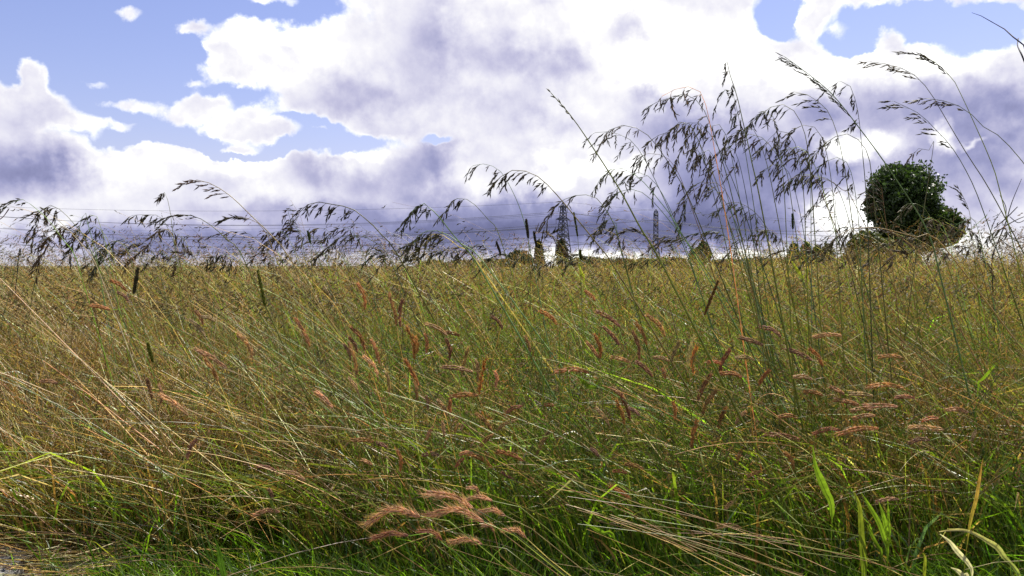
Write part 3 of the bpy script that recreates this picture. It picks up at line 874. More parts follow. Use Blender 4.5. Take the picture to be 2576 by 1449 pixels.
oat_stalk('Z1', [(640, 1000), (700, 900), (780, 860), (840, 900), (880, 1010), (930, 1200), (1000, 1449)], 2.2,
          'oat grass with a short thick dark head low in the centre bunch', 0.6, 60, 11, hang=0.2)
oat_stalk('Z1', [(830, 900), (880, 800), (930, 760), (1000, 740), (1120, 750), (1180, 880), (1250, 1080), (1340, 1449)], 2.2,
          'thin oat grass just right of the tall upright one', 0.34, 40, 6)
oat_stalk('Z1', [(1260, 920), (1340, 830), (1440, 830), (1560, 900), (1660, 990), (1780, 1160), (1920, 1449)], 2.1,
          'oat grass with a long low bow left of the small white cloud', 0.45, 46, 9)
oat_stalk('Z1', [(1690, 1160), (1800, 1010), (1900, 880), (2000, 800), (2100, 755), (2190, 750), (2300, 820), (2400, 1000), (2450, 1440)], 2.05,
          'oat grass bowed over the small white cloud', 0.42, 46, 10)
oat_stalk('Z1', [(1560, 1260), (1680, 1180), (1830, 1155), (2000, 1175), (2140, 1230), (2260, 1340), (2350, 1449)], 2.15,
          'oat grass lying almost level below the small white cloud', 0.6, 46, 12)
oat_stalk('Z1', [(1790, 880), (1825, 870), (1835, 1000), (1845, 1200), (1840, 1449)], 2.3,
          'thin upright oat grass under the small white cloud', 0.15, 20, 4)
oat_stalk('C2', [(1070, 440), (1180, 570), (1300, 750), (1430, 960), (1540, 1170), (1640, 1340)], 1.8,
          'long bare straight culm slanting up between the two pylons', 0.22, 7, 6, tight=1.0, thick=1.7, col=OLIVE)
oat_stalk('C2', [(655, 830), (720, 822), (800, 860), (870, 980), (920, 1110), (960, 1290)], 2.2,
          'tall oat grass left of the broad pylon with a hooked tip', 0.45, 44, 7)
oat_stalk('C2', [(765, 975), (830, 905), (910, 893), (1000, 930), (1100, 1030), (1200, 1150), (1300, 1270), (1380, 1380)], 2.0,
          'oat grass whose arching head passes in front of the broad pylon top', 0.42, 44, 12, thick=1.4)
oat_stalk('C2', [(1280, 820), (1340, 700), (1430, 675), (1530, 720), (1620, 830), (1700, 950), (1771, 1090)], 2.0,
          'oat grass with a wide arch high above the slim pylon', 0.42, 42, 8)
oat_stalk('C2', [(1275, 985), (1330, 900), (1410, 880), (1500, 930), (1600, 1040), (1700, 1180)], 2.05,
          'oat grass with a lower arch just above the slim pylon', 0.5, 44, 10)
oat_stalk('Z5', [(1365, 565), (1440, 340), (1530, 200), (1640, 150), (1760, 150), (1900, 230), (2050, 390), (2250, 640), (2450, 900)], 2.1,
          'oat grass drooping just left of the slim pylon', 0.42, 46, 10)
oat_stalk('Z5', [(1240, 740), (1310, 600), (1400, 520), (1480, 560), (1500, 700), (1540, 900), (1600, 1100)], 2.4,
          'short oat grass midway between the two pylons', 0.6, 36, 9)
oat_stalk('Z4', [(1800, 610), (1850, 480), (1950, 350), (2080, 290), (2210, 260), (2370, 300), (2480, 430), (2570, 590), (2640, 800)], 2.15,
          'oat grass hanging across the arms of the broad pylon', 0.45, 40, 8)
oat_stalk('Z4', [(235, 500), (330, 360), (420, 350), (500, 420), (580, 500), (680, 630), (800, 780), (900, 880), (1050, 1100)], 2.1,
          'oat grass with a dense dark double tuft left of the dark low cloud', 0.30, 44, 14, thick=1.8, col=BLUEG * 1.5)
oat_stalk('Z4', [(650, 460), (720, 330), (820, 285), (900, 300), (1000, 370), (1100, 480), (1200, 600), (1270, 710)], 2.3,
          'oat grass with a small neat arch right of the double tuft', 0.40, 34, 8)
oat_stalk('Z4', [(235, 820), (300, 700), (400, 650), (500, 640), (640, 690), (800, 790), (930, 880), (1100, 1050)], 2.2,
          'oat grass bowed low beneath the double tuft', 0.45, 44, 11, thick=1.6, col=BLUEG * 1.5)
oat_stalk('Z4', [(255, 940), (400, 820), (480, 720), (570, 690), (700, 760), (850, 880), (1000, 1000)], 2.3,
          'oat grass with the lowest thick head beneath the double tuft', 0.6, 44, 12, thick=1.4)
oat_stalk('Z3', [(1155, 585), (1230, 430), (1330, 360), (1460, 340), (1600, 370), (1800, 410), (1950, 520), (2080, 640), (2200, 790), (2330, 960)], 2.1,
          'oat grass with the longest many tasselled arch left of centre', 0.62, 40, 15, thick=1.4)
oat_stalk('Z3', [(-130, 120), (-60, 80), (0, 75), (100, 95), (200, 140), (320, 210), (440, 310), (560, 430), (680, 550), (760, 620), (850, 730), (1000, 900)], 2.1,
          'highest reaching oat grass in the left third of the skyline', 0.45, 38, 9, tight=0.5, thick=1.3)
oat_stalk('Z3', [(335, 545), (430, 515), (530, 500), (650, 535), (760, 600), (830, 720), (900, 900)], 2.3,
          'short bowed oat grass just under the highest one on the left', 0.5, 40, 8, tight=0.6)
oat_stalk('Z2', [(2035, 590), (2130, 510), (2270, 480), (2400, 500), (2530, 560), (2680, 680), (2830, 830), (2930, 950)], 2.1,
          'oat grass with a smooth thin bow left of the highest left one', 0.45, 40, 8, tight=0.7, thick=1.2)
oat_stalk('Z3', [(1280, 940), (1450, 800), (1560, 690), (1640, 700), (1800, 700), (1920, 750), (2030, 830), (2130, 950)], 2.3,
          'oat grass with a low toothed bow under the many tasselled arch', 0.65, 36, 13)
oat_stalk('Z2', [(210, 385), (350, 315), (430, 310), (540, 390), (700, 540), (850, 760), (960, 900), (1020, 1100)], 2.2,
          'leftmost tall oat grass, its tip hooked to the left edge', 0.28, 38, 6, tight=0.5)
oat_stalk('Z2', [(370, 390), (500, 480), (650, 610), (800, 760), (950, 930), (1050, 1100)], 2.1,
          'pale bare culm slanting below the leftmost tall oat grass', 0.1, 10, 3, tight=1.0, thick=1.2, col=PALE * 0.7)
oat_stalk('Z2', [(590, 635), (640, 470), (720, 385), (800, 380), (900, 450), (1000, 560), (1060, 650), (1150, 800)], 2.3,
          'oat grass with bunched tassels second from the left edge', 0.55, 44, 13)
oat_stalk('Z2', [(570, 1150), (640, 950), (740, 780), (850, 640), (950, 590), (1040, 680), (1100, 850), (1140, 1100)], 2.4,
          'oat grass with a long sweeping dark tail near the left edge', 0.7, 40, 14)
oat_stalk('Z2', [(950, 980), (1010, 800), (1080, 660), (1165, 445), (1190, 590), (1230, 780), (1270, 1060)], 2.5,
          'oat grass bent over sharply like a tent on the left', 0.45, 34, 10)
oat_stalk('Z2', [(1150, 730), (1180, 640), (1280, 615), (1340, 680), (1400, 800), (1440, 1000)], 2.5,
          'small rounded oat grass right of the sharply bent one', 0.5, 36, 8)
oat_stalk('Z2', [(1080, 1100), (1130, 940), (1220, 800), (1330, 770), (1420, 830), (1480, 960), (1520, 1100)], 2.5,
          'oat grass with a dark tail hanging to the field left of the red tipped one', 0.6, 38, 12)
oat_stalk('Z2', [(1800, 250), (1815, 180), (1850, 190), (1875, 250), (1920, 430), (1950, 620), (2010, 980)], 2.4,
          'upright oat grass with a small reddish tip, standing apart on the left', 0.10, 20, 6)
oat_stalk('Z2', [(1350, 1010), (1450, 980), (1560, 900), (1660, 800), (1760, 640), (1850, 610), (1930, 690), (1990, 830), (2040, 1000)], 2.5,
          'ragged low oat grass under the red tipped one', 0.65, 36, 13)
oat_stalk('Z2', [(1640, 480), (1700, 470), (1780, 480), (1880, 470), (1980, 520), (2040, 640), (2100, 800), (2150, 980)], 2.7,
          'faint fine oat grass crossing the red tipped one', 0.5, 30, 9)
oat_stalk('Z2', [(1230, 485), (1300, 490), (1340, 620), (1380, 800), (1420, 1050)], 2.4,
          'thin oat grass with a flat hooked top on the left', 0.2, 30, 3)
oat_stalk('Z3', [(650, 810), (700, 740), (800, 710), (880, 740), (960, 820), (1040, 940)], 2.6,
          'small oat grass tuft below the highest left one', 0.6, 34, 9)
oat_stalk('Z3', [(950, 400), (985, 520), (1030, 600), (1100, 650), (1130, 780), (1160, 940)], 2.6,
          'feathery reddish oat grass right of the highest left one', 0.6, 30, 12, tight=0.3)
oat_stalk('T5', [(510, 1000), (640, 860), (760, 820), (900, 810), (1060, 820), (1300, 880), (1500, 930), (1700, 1000)], 1.9,
          'pale culm lying nearly level across the foot of the big tree', 0.3, 60, 9, thick=1.4, col=STRAW * 0.8)
oat_stalk('T5', [(1150, 800), (1280, 830), (1400, 910), (1540, 1030), (1640, 1150)], 2.0,
          'brown oat grass slanting before the middle of the big tree foot', 0.4, 40, 8, tight=0.7, col=BROWN)
oat_stalk('T5', [(940, 430), (1000, 500), (1060, 620), (1120, 800), (1180, 1000)], 2.4, 'thin oat grass before the left half of the big tree', 0.4, 36, 7)
oat_stalk('T5', [(1140, 370), (1150, 500), (1165, 700), (1190, 900), (1210, 1100)], 2.3, 'upright brownish oat grass before the middle of the big tree', 0.4, 36, 9, tight=0.6, col=BROWN)
oat_stalk('T5', [(1240, 720), (1330, 570), (1420, 555), (1520, 600), (1600, 740), (1660, 900)], 2.4, 'bowed oat grass before the lower middle of the big tree', 0.5, 34, 8)
oat_stalk('T5', [(1560, 720), (1640, 700), (1740, 760), (1800, 900), (1840, 1060)], 2.5, 'bowed oat grass before the right lobe of the big tree', 0.5, 34, 8)
oat_stalk('T5', [(1790, 430), (1860, 560), (1900, 660), (1930, 850), (1960, 1060)], 2.4, 'slim oat grass just right of the big tree', 0.4, 26, 7, tight=0.7)
oat_stalk('T5', [(1850, 900), (1920, 790), (2020, 740), (2130, 690), (2170, 790), (2200, 960)], 2.5, 'oat grass tuft in the bright gap right of the big tree', 0.6, 34, 11)
oat_stalk('C3', [(1210, 800), (1250, 757), (1310, 765), (1330, 700), (1300, 900), (1260, 1130), (1230, 1300)], 2.3, 'thin upright oat grass crossing the crown of the big tree', 0.15, 36, 3)
oat_stalk('C3', [(480, 860), (560, 760), (640, 790), (700, 900), (760, 1100), (820, 1300)], 2.3, 'oat grass with an open head over the cloud left of the big tree', 0.4, 44, 9)
oat_stalk('C3', [(560, 960), (640, 890), (720, 890), (820, 920), (870, 1010), (920, 1200)], 2.35, 'low open headed oat grass just left of the big tree', 0.5, 42, 9)
oat_stalk('C3', [(20, 1160), (60, 980), (130, 930), (220, 1000), (300, 1150), (360, 1350)], 2.3, 'oat grass at the foot of the centre bunch, farthest left', 0.5, 46, 12)
oat_stalk('C3', [(200, 1090), (290, 1030), (380, 1060), (450, 1130), (520, 1260), (560, 1400)], 2.3, 'oat grass at the foot of the centre bunch, middle', 0.5, 42, 12)
oat_stalk('C3', [(690, 1060), (740, 960), (790, 1010), (800, 1130), (850, 1300)], 2.4, 'oat grass at the foot of the centre bunch, nearest the big tree', 0.5, 42, 9)


CB = [((1648, 262), (1700, 240), (1745, 262), (1780, 400), (1822, 620), 'with the far left feathery tip'), ((1690, 330), (1740, 290), (1775, 330), (1810, 470), (1850, 660), 'second beneath the feathery tip'),
      ((1725, 385), (1765, 330), (1800, 350), (1835, 480), (1872, 660), 'third beneath the feathery tip'), ((1760, 450), (1800, 380), (1830, 400), (1862, 520), (1890, 680), 'lowest beneath the feathery tip'),
      ((1812, 250), (1838, 215), (1862, 300), (1885, 430), (1915, 640), 'close left of the tall upright one'), ((1868, 330), (1900, 290), (1935, 300), (1960, 430), (1975, 640), 'close right of the tall upright one'),
      ((1905, 380), (1945, 335), (1985, 360), (2010, 480), (2020, 650), 'under the round high arch'), ((1935, 440), (1975, 400), (2015, 420), (2040, 530), (2055, 670), 'lower under the round high arch'),
      ((1550, 480), (1600, 430), (1650, 450), (1700, 540), (1750, 680), 'low between the slim pylon and the bunch'), ((1600, 400), (1640, 390), (1690, 420), (1740, 540), (1790, 690), 'high between the slim pylon and the bunch'),
      ((1990, 330), (2030, 315), (2065, 350), (2090, 470), (2105, 660), 'halfway from the bunch to the big tree, high'), ((2030, 430), (2075, 405), (2110, 430), (2135, 540), (2150, 690), 'halfway from the bunch to the big tree, low'),
      ((1500, 330), (1545, 330), (1600, 360), (1660, 470), (1730, 640), 'reaching left over the slim pylon'), ((1700, 520), (1750, 470), (1800, 480), (1840, 570), (1870, 690), 'lowest of the bunch on the left')]
for j, c_ in enumerate(CB):
    o = oat_stalk('P', c_[:5], 1.95 + 0.06 * (j % 5), 'slender oat grass ' + c_[5], 0.42, 58, 8, hang=0.22, thick=0.9)

# lesser stalks of the same kind along the skyline, each with a place of its own
rr = random.Random(5)
order = []
for i in range(58):
    X = 60 + i * 43 + rr.uniform(-12, 12)
    Y = 640 - rr.random() ** 1.5 * 70
    if min(abs(X - 1416), abs(X - 1650)) < 26: Y = 652
    order.append((X, Y))
NEAR = [(0, 'left edge of the field'), (330, 'sharply bent oat grass'), (520, 'red tipped oat grass'), (760, 'highest left oat grass'), (1000, 'many tasselled arch'),
        (1240, 'double tuft'), (1416, 'broad pylon'), (1650, 'slim pylon'), (1900, 'centre bunch'), (2040, 'four small upright trees'), (2290, 'big rounded tree'), (2500, 'right edge of the field')]
cnt = {}
for i, (X, Y) in enumerate(order):
    k = min(NEAR, key=lambda q: abs(q[0] - X))[1]
    cnt.setdefault(k, []).append(i)
WORD = ['leftmost', 'second from left', 'third from left', 'fourth from left', 'fifth from left', 'sixth from left', 'seventh from left', 'eighth from left', 'ninth from left', 'tenth from left', 'eleventh from left', 'twelfth from left']
for k, ids in cnt.items():
    for j, i in enumerate(ids):
        X, Y = order[i]; w = rr.uniform(25, 95) * rr.choice((1, 1, 1, -0.7)); a_ = rr.uniform(6, 50)
        pts = [(X - w, Y + a_), (X - w * 0.5, Y + a_ * 0.22), (X, Y), (X + w * 0.35, Y + 16), (X + w * 0.75, Y + 60), (X + w * 1.05, Y + 120)]
        o = oat_stalk(None, pts, rr.uniform(2.6, 3.6), 'small low oat grass on skyline, %s by the %s' % (WORD[j], k), 0.5, rr.uniform(18, 32), rr.randint(6, 12), tight=rr.choice((0, 0, .4, .7)), thick=0.8)
        o['group'] = 'small oat grass stalks along the skyline'


# ---------------------------------------------------------------- narrow green and brown spikes
def spike(fr, tip, base, d, wpx, col, label, foot=None):
    (tx, ty), (bx, by) = px(fr, [tip, base])
    pts = [(tx, ty), ((tx + bx) / 2 - 1, (ty + by) / 2), (bx, by), (bx + (bx - tx) * 0.8, by + 120)]
    W = smooth_line(stalk_points(pts, d), 40); u = d / FD
    root = W[-1].copy(); root[2] = 0
    e = empty('foxtail_stalk', root, label, 'grass stalk', 'grass stalks with narrow spikes')
    a = Acc(); a.sweep(W[None] - root, np.linspace(0.0006, 0.0014, 40)[None], OLIVE[None], sides=5); a.build('stem', M_STEM, e)
    A_, B_ = at(tx, ty, d), at(bx, by, d); n = 420
    rg = np.random.default_rng(int(abs(tx)))
    f = rg.random(n); env = np.sin(np.clip(f * 0.93 + 0.05, 0, 1) * np.pi) ** 0.45
    ax = (A_ - B_); Lx = np.linalg.norm(ax); ax = ax / Lx
    v = rg.normal(size=(n, 3)); v -= (v @ ax)[:, None] * ax; v /= np.linalg.norm(v, axis=1, keepdims=True)
    Pp = B_ + ax * (f * Lx)[:, None] + v * (env * wpx * u * 0.15)[:, None] - root
    a = Acc(); a.seeds(Pp, v * 0.7 + ax, 0.0025 + wpx * u * 0.12, 0.0014, np.array(col)[None] * np.exp(rg.normal(0, 0.2, (n, 1))), sides=3)
    a.sweep(np.linspace(B_, A_, 8)[None] - root, (wpx * u * 0.14 * np.array([.5, .9, 1, 1, 1, .9, .7, .2]))[None], (np.array(col) * 0.7)[None], sides=6)
    a.build('spike', M_SEED, e)


spike('C4', (1205, 20), (1240, 190), 2.2, 17, OLIVE * 0.8, 'thick olive green foxtail spike at upper left of the field')
spike('C4', (645, 10), (625, 130), 2.2, 20, DARKS * 1.6, 'thick dark brown spike poking up at the left skyline')
spike('Z3', (1225, 655), (1260, 805), 2.4, 9, BLUEG * 0.6, 'slim dark spike standing alone left of the many tasselled low bow')
spike('Z4', (1235, 780), (1290, 940), 2.4, 10, DARKS * 1.3, 'slim dark spike leaning left of the low round tree')
spike('Z4', (1675, 665), (1710, 850), 2.3, 11, DARKS * 1.3, 'dark spike rising before the narrow columnar tree')
spike('Z4', (1585, 520), (1610, 740), 2.2, 14, DARKS * 1.5, 'thick dark spike above the narrow columnar tree')
spike('Z5', (1005, 440), (1050, 720), 2.3, 8, OLIVE * 0.6, 'very slim long spike just right of the broad pylon')
spike('Z5', (1080, 880), (1090, 1000), 2.4, 11, OLIVE * 0.5, 'short green spike low on the skyline right of the broad pylon')
spike('C3', (580, 1100), (583, 1180), 2.4, 9, BLUEG * 0.5, 'short dark green spike above the four small upright trees')
spike('C4', (690, 360), (715, 450), 2.05, 15, OLIVE * 0.7, 'olive foxtail spike inside the sward at the left')
spike('C6', (180, 70), (115, 230), 2.0, 14, BROWN * 0.9, 'long dark brown drooping spike high in the field right of centre')

# ---------------------------------------------------------------- rust coloured barley heads
B5 = [(70, 105, 95, 205), (215, 155, 245, 280), (270, 180, 262, 285), (45, 305, 95, 390), (30, 345, 62, 405), (300, 310, 325, 435), (335, 345, 338, 410), (380, 335, 382, 410), (5, 380, 30, 440),
      (28, 390, 60, 510), (135, 365, 165, 460), (105, 440, 158, 520), (295, 460, 345, 560), (480, 360, 490, 440), (575, 405, 548, 510), (400, 280, 480, 325), (485, 312, 540, 325), (485, 475, 600, 495),
      (618, 460, 625, 540), (655, 465, 630, 600), (200, 520, 208, 610), (30, 540, 75, 610), (515, 610, 625, 605), (330, 560, 335, 630), (385, 620, 390, 670), (445, 640, 480, 700), (495, 640, 495, 690),
      (770, 680, 830, 655), (705, 505, 706, 570), (630, 705, 690, 770), (785, 725, 710, 770), (650, 830, 700, 785), (390, 800, 415, 750), (460, 740, 465, 800), (520, 770, 540, 735), (550, 760, 565, 730),
      (930, 220, 995, 275), (700, 245, 740, 295), (850, 340, 870, 400), (1015, 495, 1145, 500), (1135, 125, 1175, 165), (1200, 225, 1290, 285), (1225, 300, 1285, 370), (1175, 340, 1195, 435),
      (1145, 370, 1190, 430), (1355, 330, 1380, 440), (1370, 280, 1415, 370), (1430, 245, 1500, 330), (1265, 430, 1335, 450), (1460, 430, 1520, 445), (1560, 370, 1530, 450), (1260, 580, 1320, 650),
      (1280, 650, 1310, 740), (1300, 620, 1335, 720), (1340, 670, 1380, 700), (1190, 680, 1240, 745), (945, 650, 980, 655), (950, 790, 900, 880), (735, 875, 840, 915), (600, 890, 690, 945),
      (550, 880, 600, 875), (745, 970, 780, 995), (1540, 650, 1545, 720), (1160, 860, 1190, 890), (1270, 960, 1320, 970), (1330, 930, 1400, 950), (1260, 1040, 1340, 1090), (1380, 460, 1440, 520),
      (1490, 490, 1500, 530), (50, 815, 140, 820), (160, 830, 200, 850), (250, 880, 260, 960), (380, 885, 450, 890), (90, 910, 130, 930), (530, 930, 560, 900)]
B6 = [(60, 360, 35, 480), (75, 400, 65, 510), (225, 415, 190, 520), (300, 340, 390, 370), (160, 600, 105, 700), (135, 530, 85, 630), (75, 745, 55, 850), (210, 680, 180, 760), (300, 690, 260, 740),
      (385, 290, 475, 330), (620, 400, 670, 470), (520, 395, 620, 440), (550, 520, 620, 530), (715, 570, 770, 600), (410, 500, 370, 560), (950, 425, 1040, 428), (905, 565, 1045, 568), (815, 600, 905, 608),
      (745, 630, 840, 650), (1025, 615, 1100, 618), (885, 655, 1020, 658), (820, 675, 900, 675), (830, 710, 915, 700), (775, 780, 930, 760), (650, 780, 750, 768), (480, 705, 550, 710), (600, 590, 670, 605),
      (650, 330, 760, 325), (1150, 720, 1210, 712), (1265, 675, 1350, 685), (1100, 755, 1235, 765), (1380, 780, 1365, 820), (1090, 825, 1170, 815), (430, 790, 560, 810), (285, 870, 270, 920),
      (500, 885, 535, 950), (330, 980, 380, 960), (940, 1100, 1025, 1090), (220, 1130, 250, 1100), (210, 505, 290, 520), (145, 450, 200, 460), (280, 430, 350, 440), (200, 1220, 290, 1225)]
B4 = [(440, 188, 515, 205), (530, 75, 595, 120), (560, 130, 600, 165), (920, 220, 950, 275), (955, 240, 1005, 260), (1125, 335, 1185, 440), (1395, 270, 1450, 380), (940, 405, 1060, 480), (970, 455, 1020, 540),
      (690, 545, 710, 620), (745, 570, 755, 640), (775, 620, 880, 700), (1490, 600, 1555, 665), (900, 265, 960, 330), (1220, 940, 1290, 960), (1320, 970, 1430, 1005), (885, 880, 930, 800),
      (205, 540, 270, 550), (1260, 1050, 1275, 1090), (1210, 1160, 1310, 1150)]
heads_px = [('C5', b) for b in B5] + [('C6', b) for b in B6] + [('C4', b) for b in B4]


def barley(tip, base, d, label, group, awn=1.0, wid=1.0, arch=0.0, lean=None, tintc=None, nodes=22):
    (tx, ty), (bx, by) = tip, base
    L2 = math.hypot(tx - bx, ty - by); u = d / FD
    rg = np.random.default_rng(int(tx * 7 + ty * 13) % 100000)
    nx, ny = (by - ty) / L2, (tx - bx) / L2
    bow = arch if arch else rg.uniform(0.02, 0.12) * L2 * (1 if tx < bx else -1)
    if ny * bow > 0: bow = -bow                                   # always bow upwards
    mx, my = (tx + bx) / 2 + nx * bow, (ty + by) / 2 + ny * bow
    dj = rg.normal(0, 0.25) * L2 * u
    A_, M_, B_ = at(tx, ty, d + dj), at(mx, my, d + dj * 0.4), at(bx, by, d)
    axis = smooth_line([A_, M_, B_], nodes)                       # tip .. base of the head
    dirb = (B_ - axis[-3]); dirb /= np.linalg.norm(dirb)
    sx = lean if lean is not None else max(-0.1, min(0.8, 0.28 + 0.3 * dirb[0] + rg.normal(0, 0.1)))
    z = B_[2]
    g1 = B_ + dirb * min(0.05, z * 0.25)
    S = smooth_line([B_, g1, np.array((g1[0] + sx * z * 0.40, B_[1] + 0.02, z * 0.45)), np.array((g1[0] + sx * z * 0.72, B_[1] + 0.03, 0.0))], 18)
    root = S[-1].copy(); root[2] = 0
    e = empty('barley_stalk', root, label, 'barley stalk', group)
    c = palette(1, [(OLIVE, 3), (STRAW * 0.8, 2), (GREEN, 1)])[0]
    a = Acc(); a.sweep(S[None] - root, np.linspace(0.0007, 0.0013, 18)[None] * wid ** 0.3, c[None], sides=5); a.build('stem', M_STEM, e)
    hc = palette(1, [(np.array((0.42, 0.20, 0.075)), 5), (np.array((0.44, 0.27, 0.14)), 4), (np.array((0.27, 0.13, 0.08)), 2)], 0.12)[0] if tintc is None else np.array(tintc)
    m = len(axis); t = np.linspace(0, 1, m)
    T = np.gradient(axis, axis=0); T = -T / np.linalg.norm(T, axis=1, keepdims=True)      # towards the tip
    hw = 0.0042 * wid * np.sin(np.clip(t * 0.85 + 0.12, 0, 1) * np.pi) ** 0.5
    P, Dv, Ln, C = [], [], [], []
    for r_ in range(3):
        v = rg.normal(size=(m, 3)) * 0.35 + np.array([(0, 0, 1.0), (0.2, -0.9, -0.4), (-0.1, 0.7, -0.7)][r_])
        v -= (v * T).sum(1, keepdims=True) * T; v /= np.linalg.norm(v, axis=1, keepdims=True)
        P.append(axis + v * hw[:, None] * 0.7); Dv.append(T + v * 0.35); Ln.append(np.full(m, L2 * u * 0.11 + 0.002))
        C.append(hc[None] * np.exp(rg.normal(0, 0.18, (m, 1))))
    P, Dv, Ln, C = np.vstack(P), np.vstack(Dv), np.concatenate(Ln), np.vstack(C)
    a = Acc(); a.seeds(P - root, Dv, Ln, 0.0037 * wid, C, sides=4); a.build('seed_head', M_SEED, e)
    # hair-like awns
    k = 3
    Pa = np.repeat(P, k, 0); Da = np.repeat(Dv, k, 0) + rg.normal(0, 0.20, (len(P) * k, 3)); Da /= np.linalg.norm(Da, axis=1, keepdims=True)
    la = (L2 * u * 0.20 * awn * rg.uniform(0.6, 1.15, len(Pa)))[:, None]
    pa = np.stack([Pa, Pa + Da * la * 0.5, Pa + Da * la + np.array((0, 0, 0.05)) * la], 1) - root
    a = Acc(); a.sweep(pa, np.array([[0.00026, 0.00020, 0.00008]]) * (0.7 if awn > 1.4 else 1.0), np.repeat(C, k, 0) * 0.9 + np.array((0.18, 0.12, 0.05)), sides=2); a.build('awns', M_SEED, e)
    return e


ROWS = [(700, 830, 'top'), (830, 900, 'upper'), (900, 960, 'upper middle'), (960, 1030, 'middle'), (1030, 1100, 'lower middle'), (1100, 1180, 'lower'), (1180, 1400, 'bottom')]
COLS = [(0, 330, 'far left'), (330, 640, 'left'), (640, 920, 'left centre'), (920, 1160, 'centre'), (1160, 1420, 'right centre'), (1420, 1700, 'right of centre'), (1700, 2000, 'right'), (2000, 2576, 'far right')]
cells = {}
for fr, b in heads_px:
    t_, b_ = px(fr, [b[:2], b[2:]])
    mx, my = (t_[0] + b_[0]) / 2, (t_[1] + b_[1]) / 2
    rn = next((r for r in ROWS if r[0] <= my < r[1]), ROWS[-1])[2]; cn_ = next(c for c in COLS if c[0] <= mx < c[1])[2]
    cells.setdefault((rn, cn_), []).append((mx, my, t_, b_))
for (rn, cn_), lst in cells.items():
    lst.sort()
    for j, (mx, my, t_, b_) in enumerate(lst):
        L2 = math.dist(t_, b_); dx_, dy_ = t_[0] - b_[0], b_[1] - t_[1]
        pose = 'upright' if abs(dx_) < 0.3 * abs(dy_) and dy_ > 0 else 'level' if abs(dy_) < 0.3 * abs(dx_) else 'hanging' if dy_ < 0 else 'left leaning' if dx_ < 0 else 'right leaning'
        one = '' if len(lst) == 1 else (WORD[j] + ' in a cluster, ')
        d = float(np.interp(my, [720, 800, 900, 1000, 1300], [2.75, 2.40, 2.24, 2.16, 2.08])) + random.uniform(-0.06, 0.04)
        t_ = (b_[0] + (t_[0] - b_[0]) * 1.15, b_[1] + (t_[1] - b_[1]) * 1.15)
        barley(t_, b_, d, '%s rust barley head, %s%s row, %s area' % (pose, one.replace(' in a cluster', ''), rn, cn_), 'rust brown barley heads in the field')

# the big ears lying in the foreground, nearest the camera
FG = [((115, 1200), (355, 1172), 26, 1.00, 'large bristly pinkish barley ear arching to the left in the bottom foreground'),
      ((400, 1062), (602, 1132), 10, 1.02, 'upper large pinkish barley ear in the bottom foreground, leaning up left'),
      ((395, 1165), (652, 1197), 22, 1.00, 'large arched pinkish barley ear in the middle of the bottom foreground'),
      ((575, 1095), (692, 1098), 6, 1.10, 'short level barley ear behind the upper large pinkish ear'),
      ((640, 1148), (752, 1168), 6, 1.12, 'short level barley ear right of the large arched middle ear'),
      ((355, 1240), (458, 1282), 5, 1.15, 'dark red barley ear below the left arching ear'),
      ((140, 1270), (300, 1262), 8, 1.18, 'thin dark red barley ear lying lowest at the left'),
      ((505, 1290), (645, 1302), 5, 1.08, 'pale tipped barley ear lying below the large arched middle ear'),
      ((650, 1215), (700, 1245), 3, 1.15, 'small brown barley ear under the short level ears'),
      ((755, 1235), (850, 1272), 5, 1.10, 'reddish barley ear farthest right in the bottom foreground'),
      ((580, 1038), (630, 1070), 3, 1.20, 'small barley ear above the short level ears')]
for t0, b0, ar, d, lab in FG:
    (t_, b_) = px('C5', [t0, b0])
    barley(t_, b_, d, lab, 'large barley ears in the foreground', awn=1.5, arch=max(ar * 1.0, 9), lean=1.45,
           tintc=(0.46, 0.25, 0.15) if 'dark' not in lab else (0.25, 0.09, 0.06), nodes=24, wid=0.42)


# the sheaf of tan straw that carries the foreground ears, running out to the lower right
sh_ = Acc(); rg = np.random.default_rng(12); LN = []
for k in range(24):
    x0_ = rg.uniform(1380, 1760); y0_ = 1262 + (x0_ - 1380) * 0.26 + rg.normal(0, 42); ln_ = rg.uniform(260, 720)
    sl_ = rg.normal(0.30, 0.20); d0_ = rg.uniform(1.15, 1.5)
    LN.append(smooth_line([at(x0_, y0_, d0_), at(x0_ + ln_ * 0.5, y0_ + ln_ * 0.5 * sl_ - rg.uniform(0, 14), d0_ + 0.03), at(x0_ + ln_, y0_ + ln_ * sl_ + rg.uniform(0, 25), d0_ + 0.08)], 9))
LN = np.array(LN)
sh_.sweep(LN, np.linspace(0.0005, 0.0008, 9)[None, :] * rg.uniform(0.7, 1.3, (24, 1)), palette(24, [(STRAW * 0.9, 4), (np.array((0.38, 0.22, 0.12)), 3), (PALE * 0.8, 1), (OLIVE, 1)], 0.25), sides=3)
tag(sh_.build('straw', M_STEM), kind='stuff')

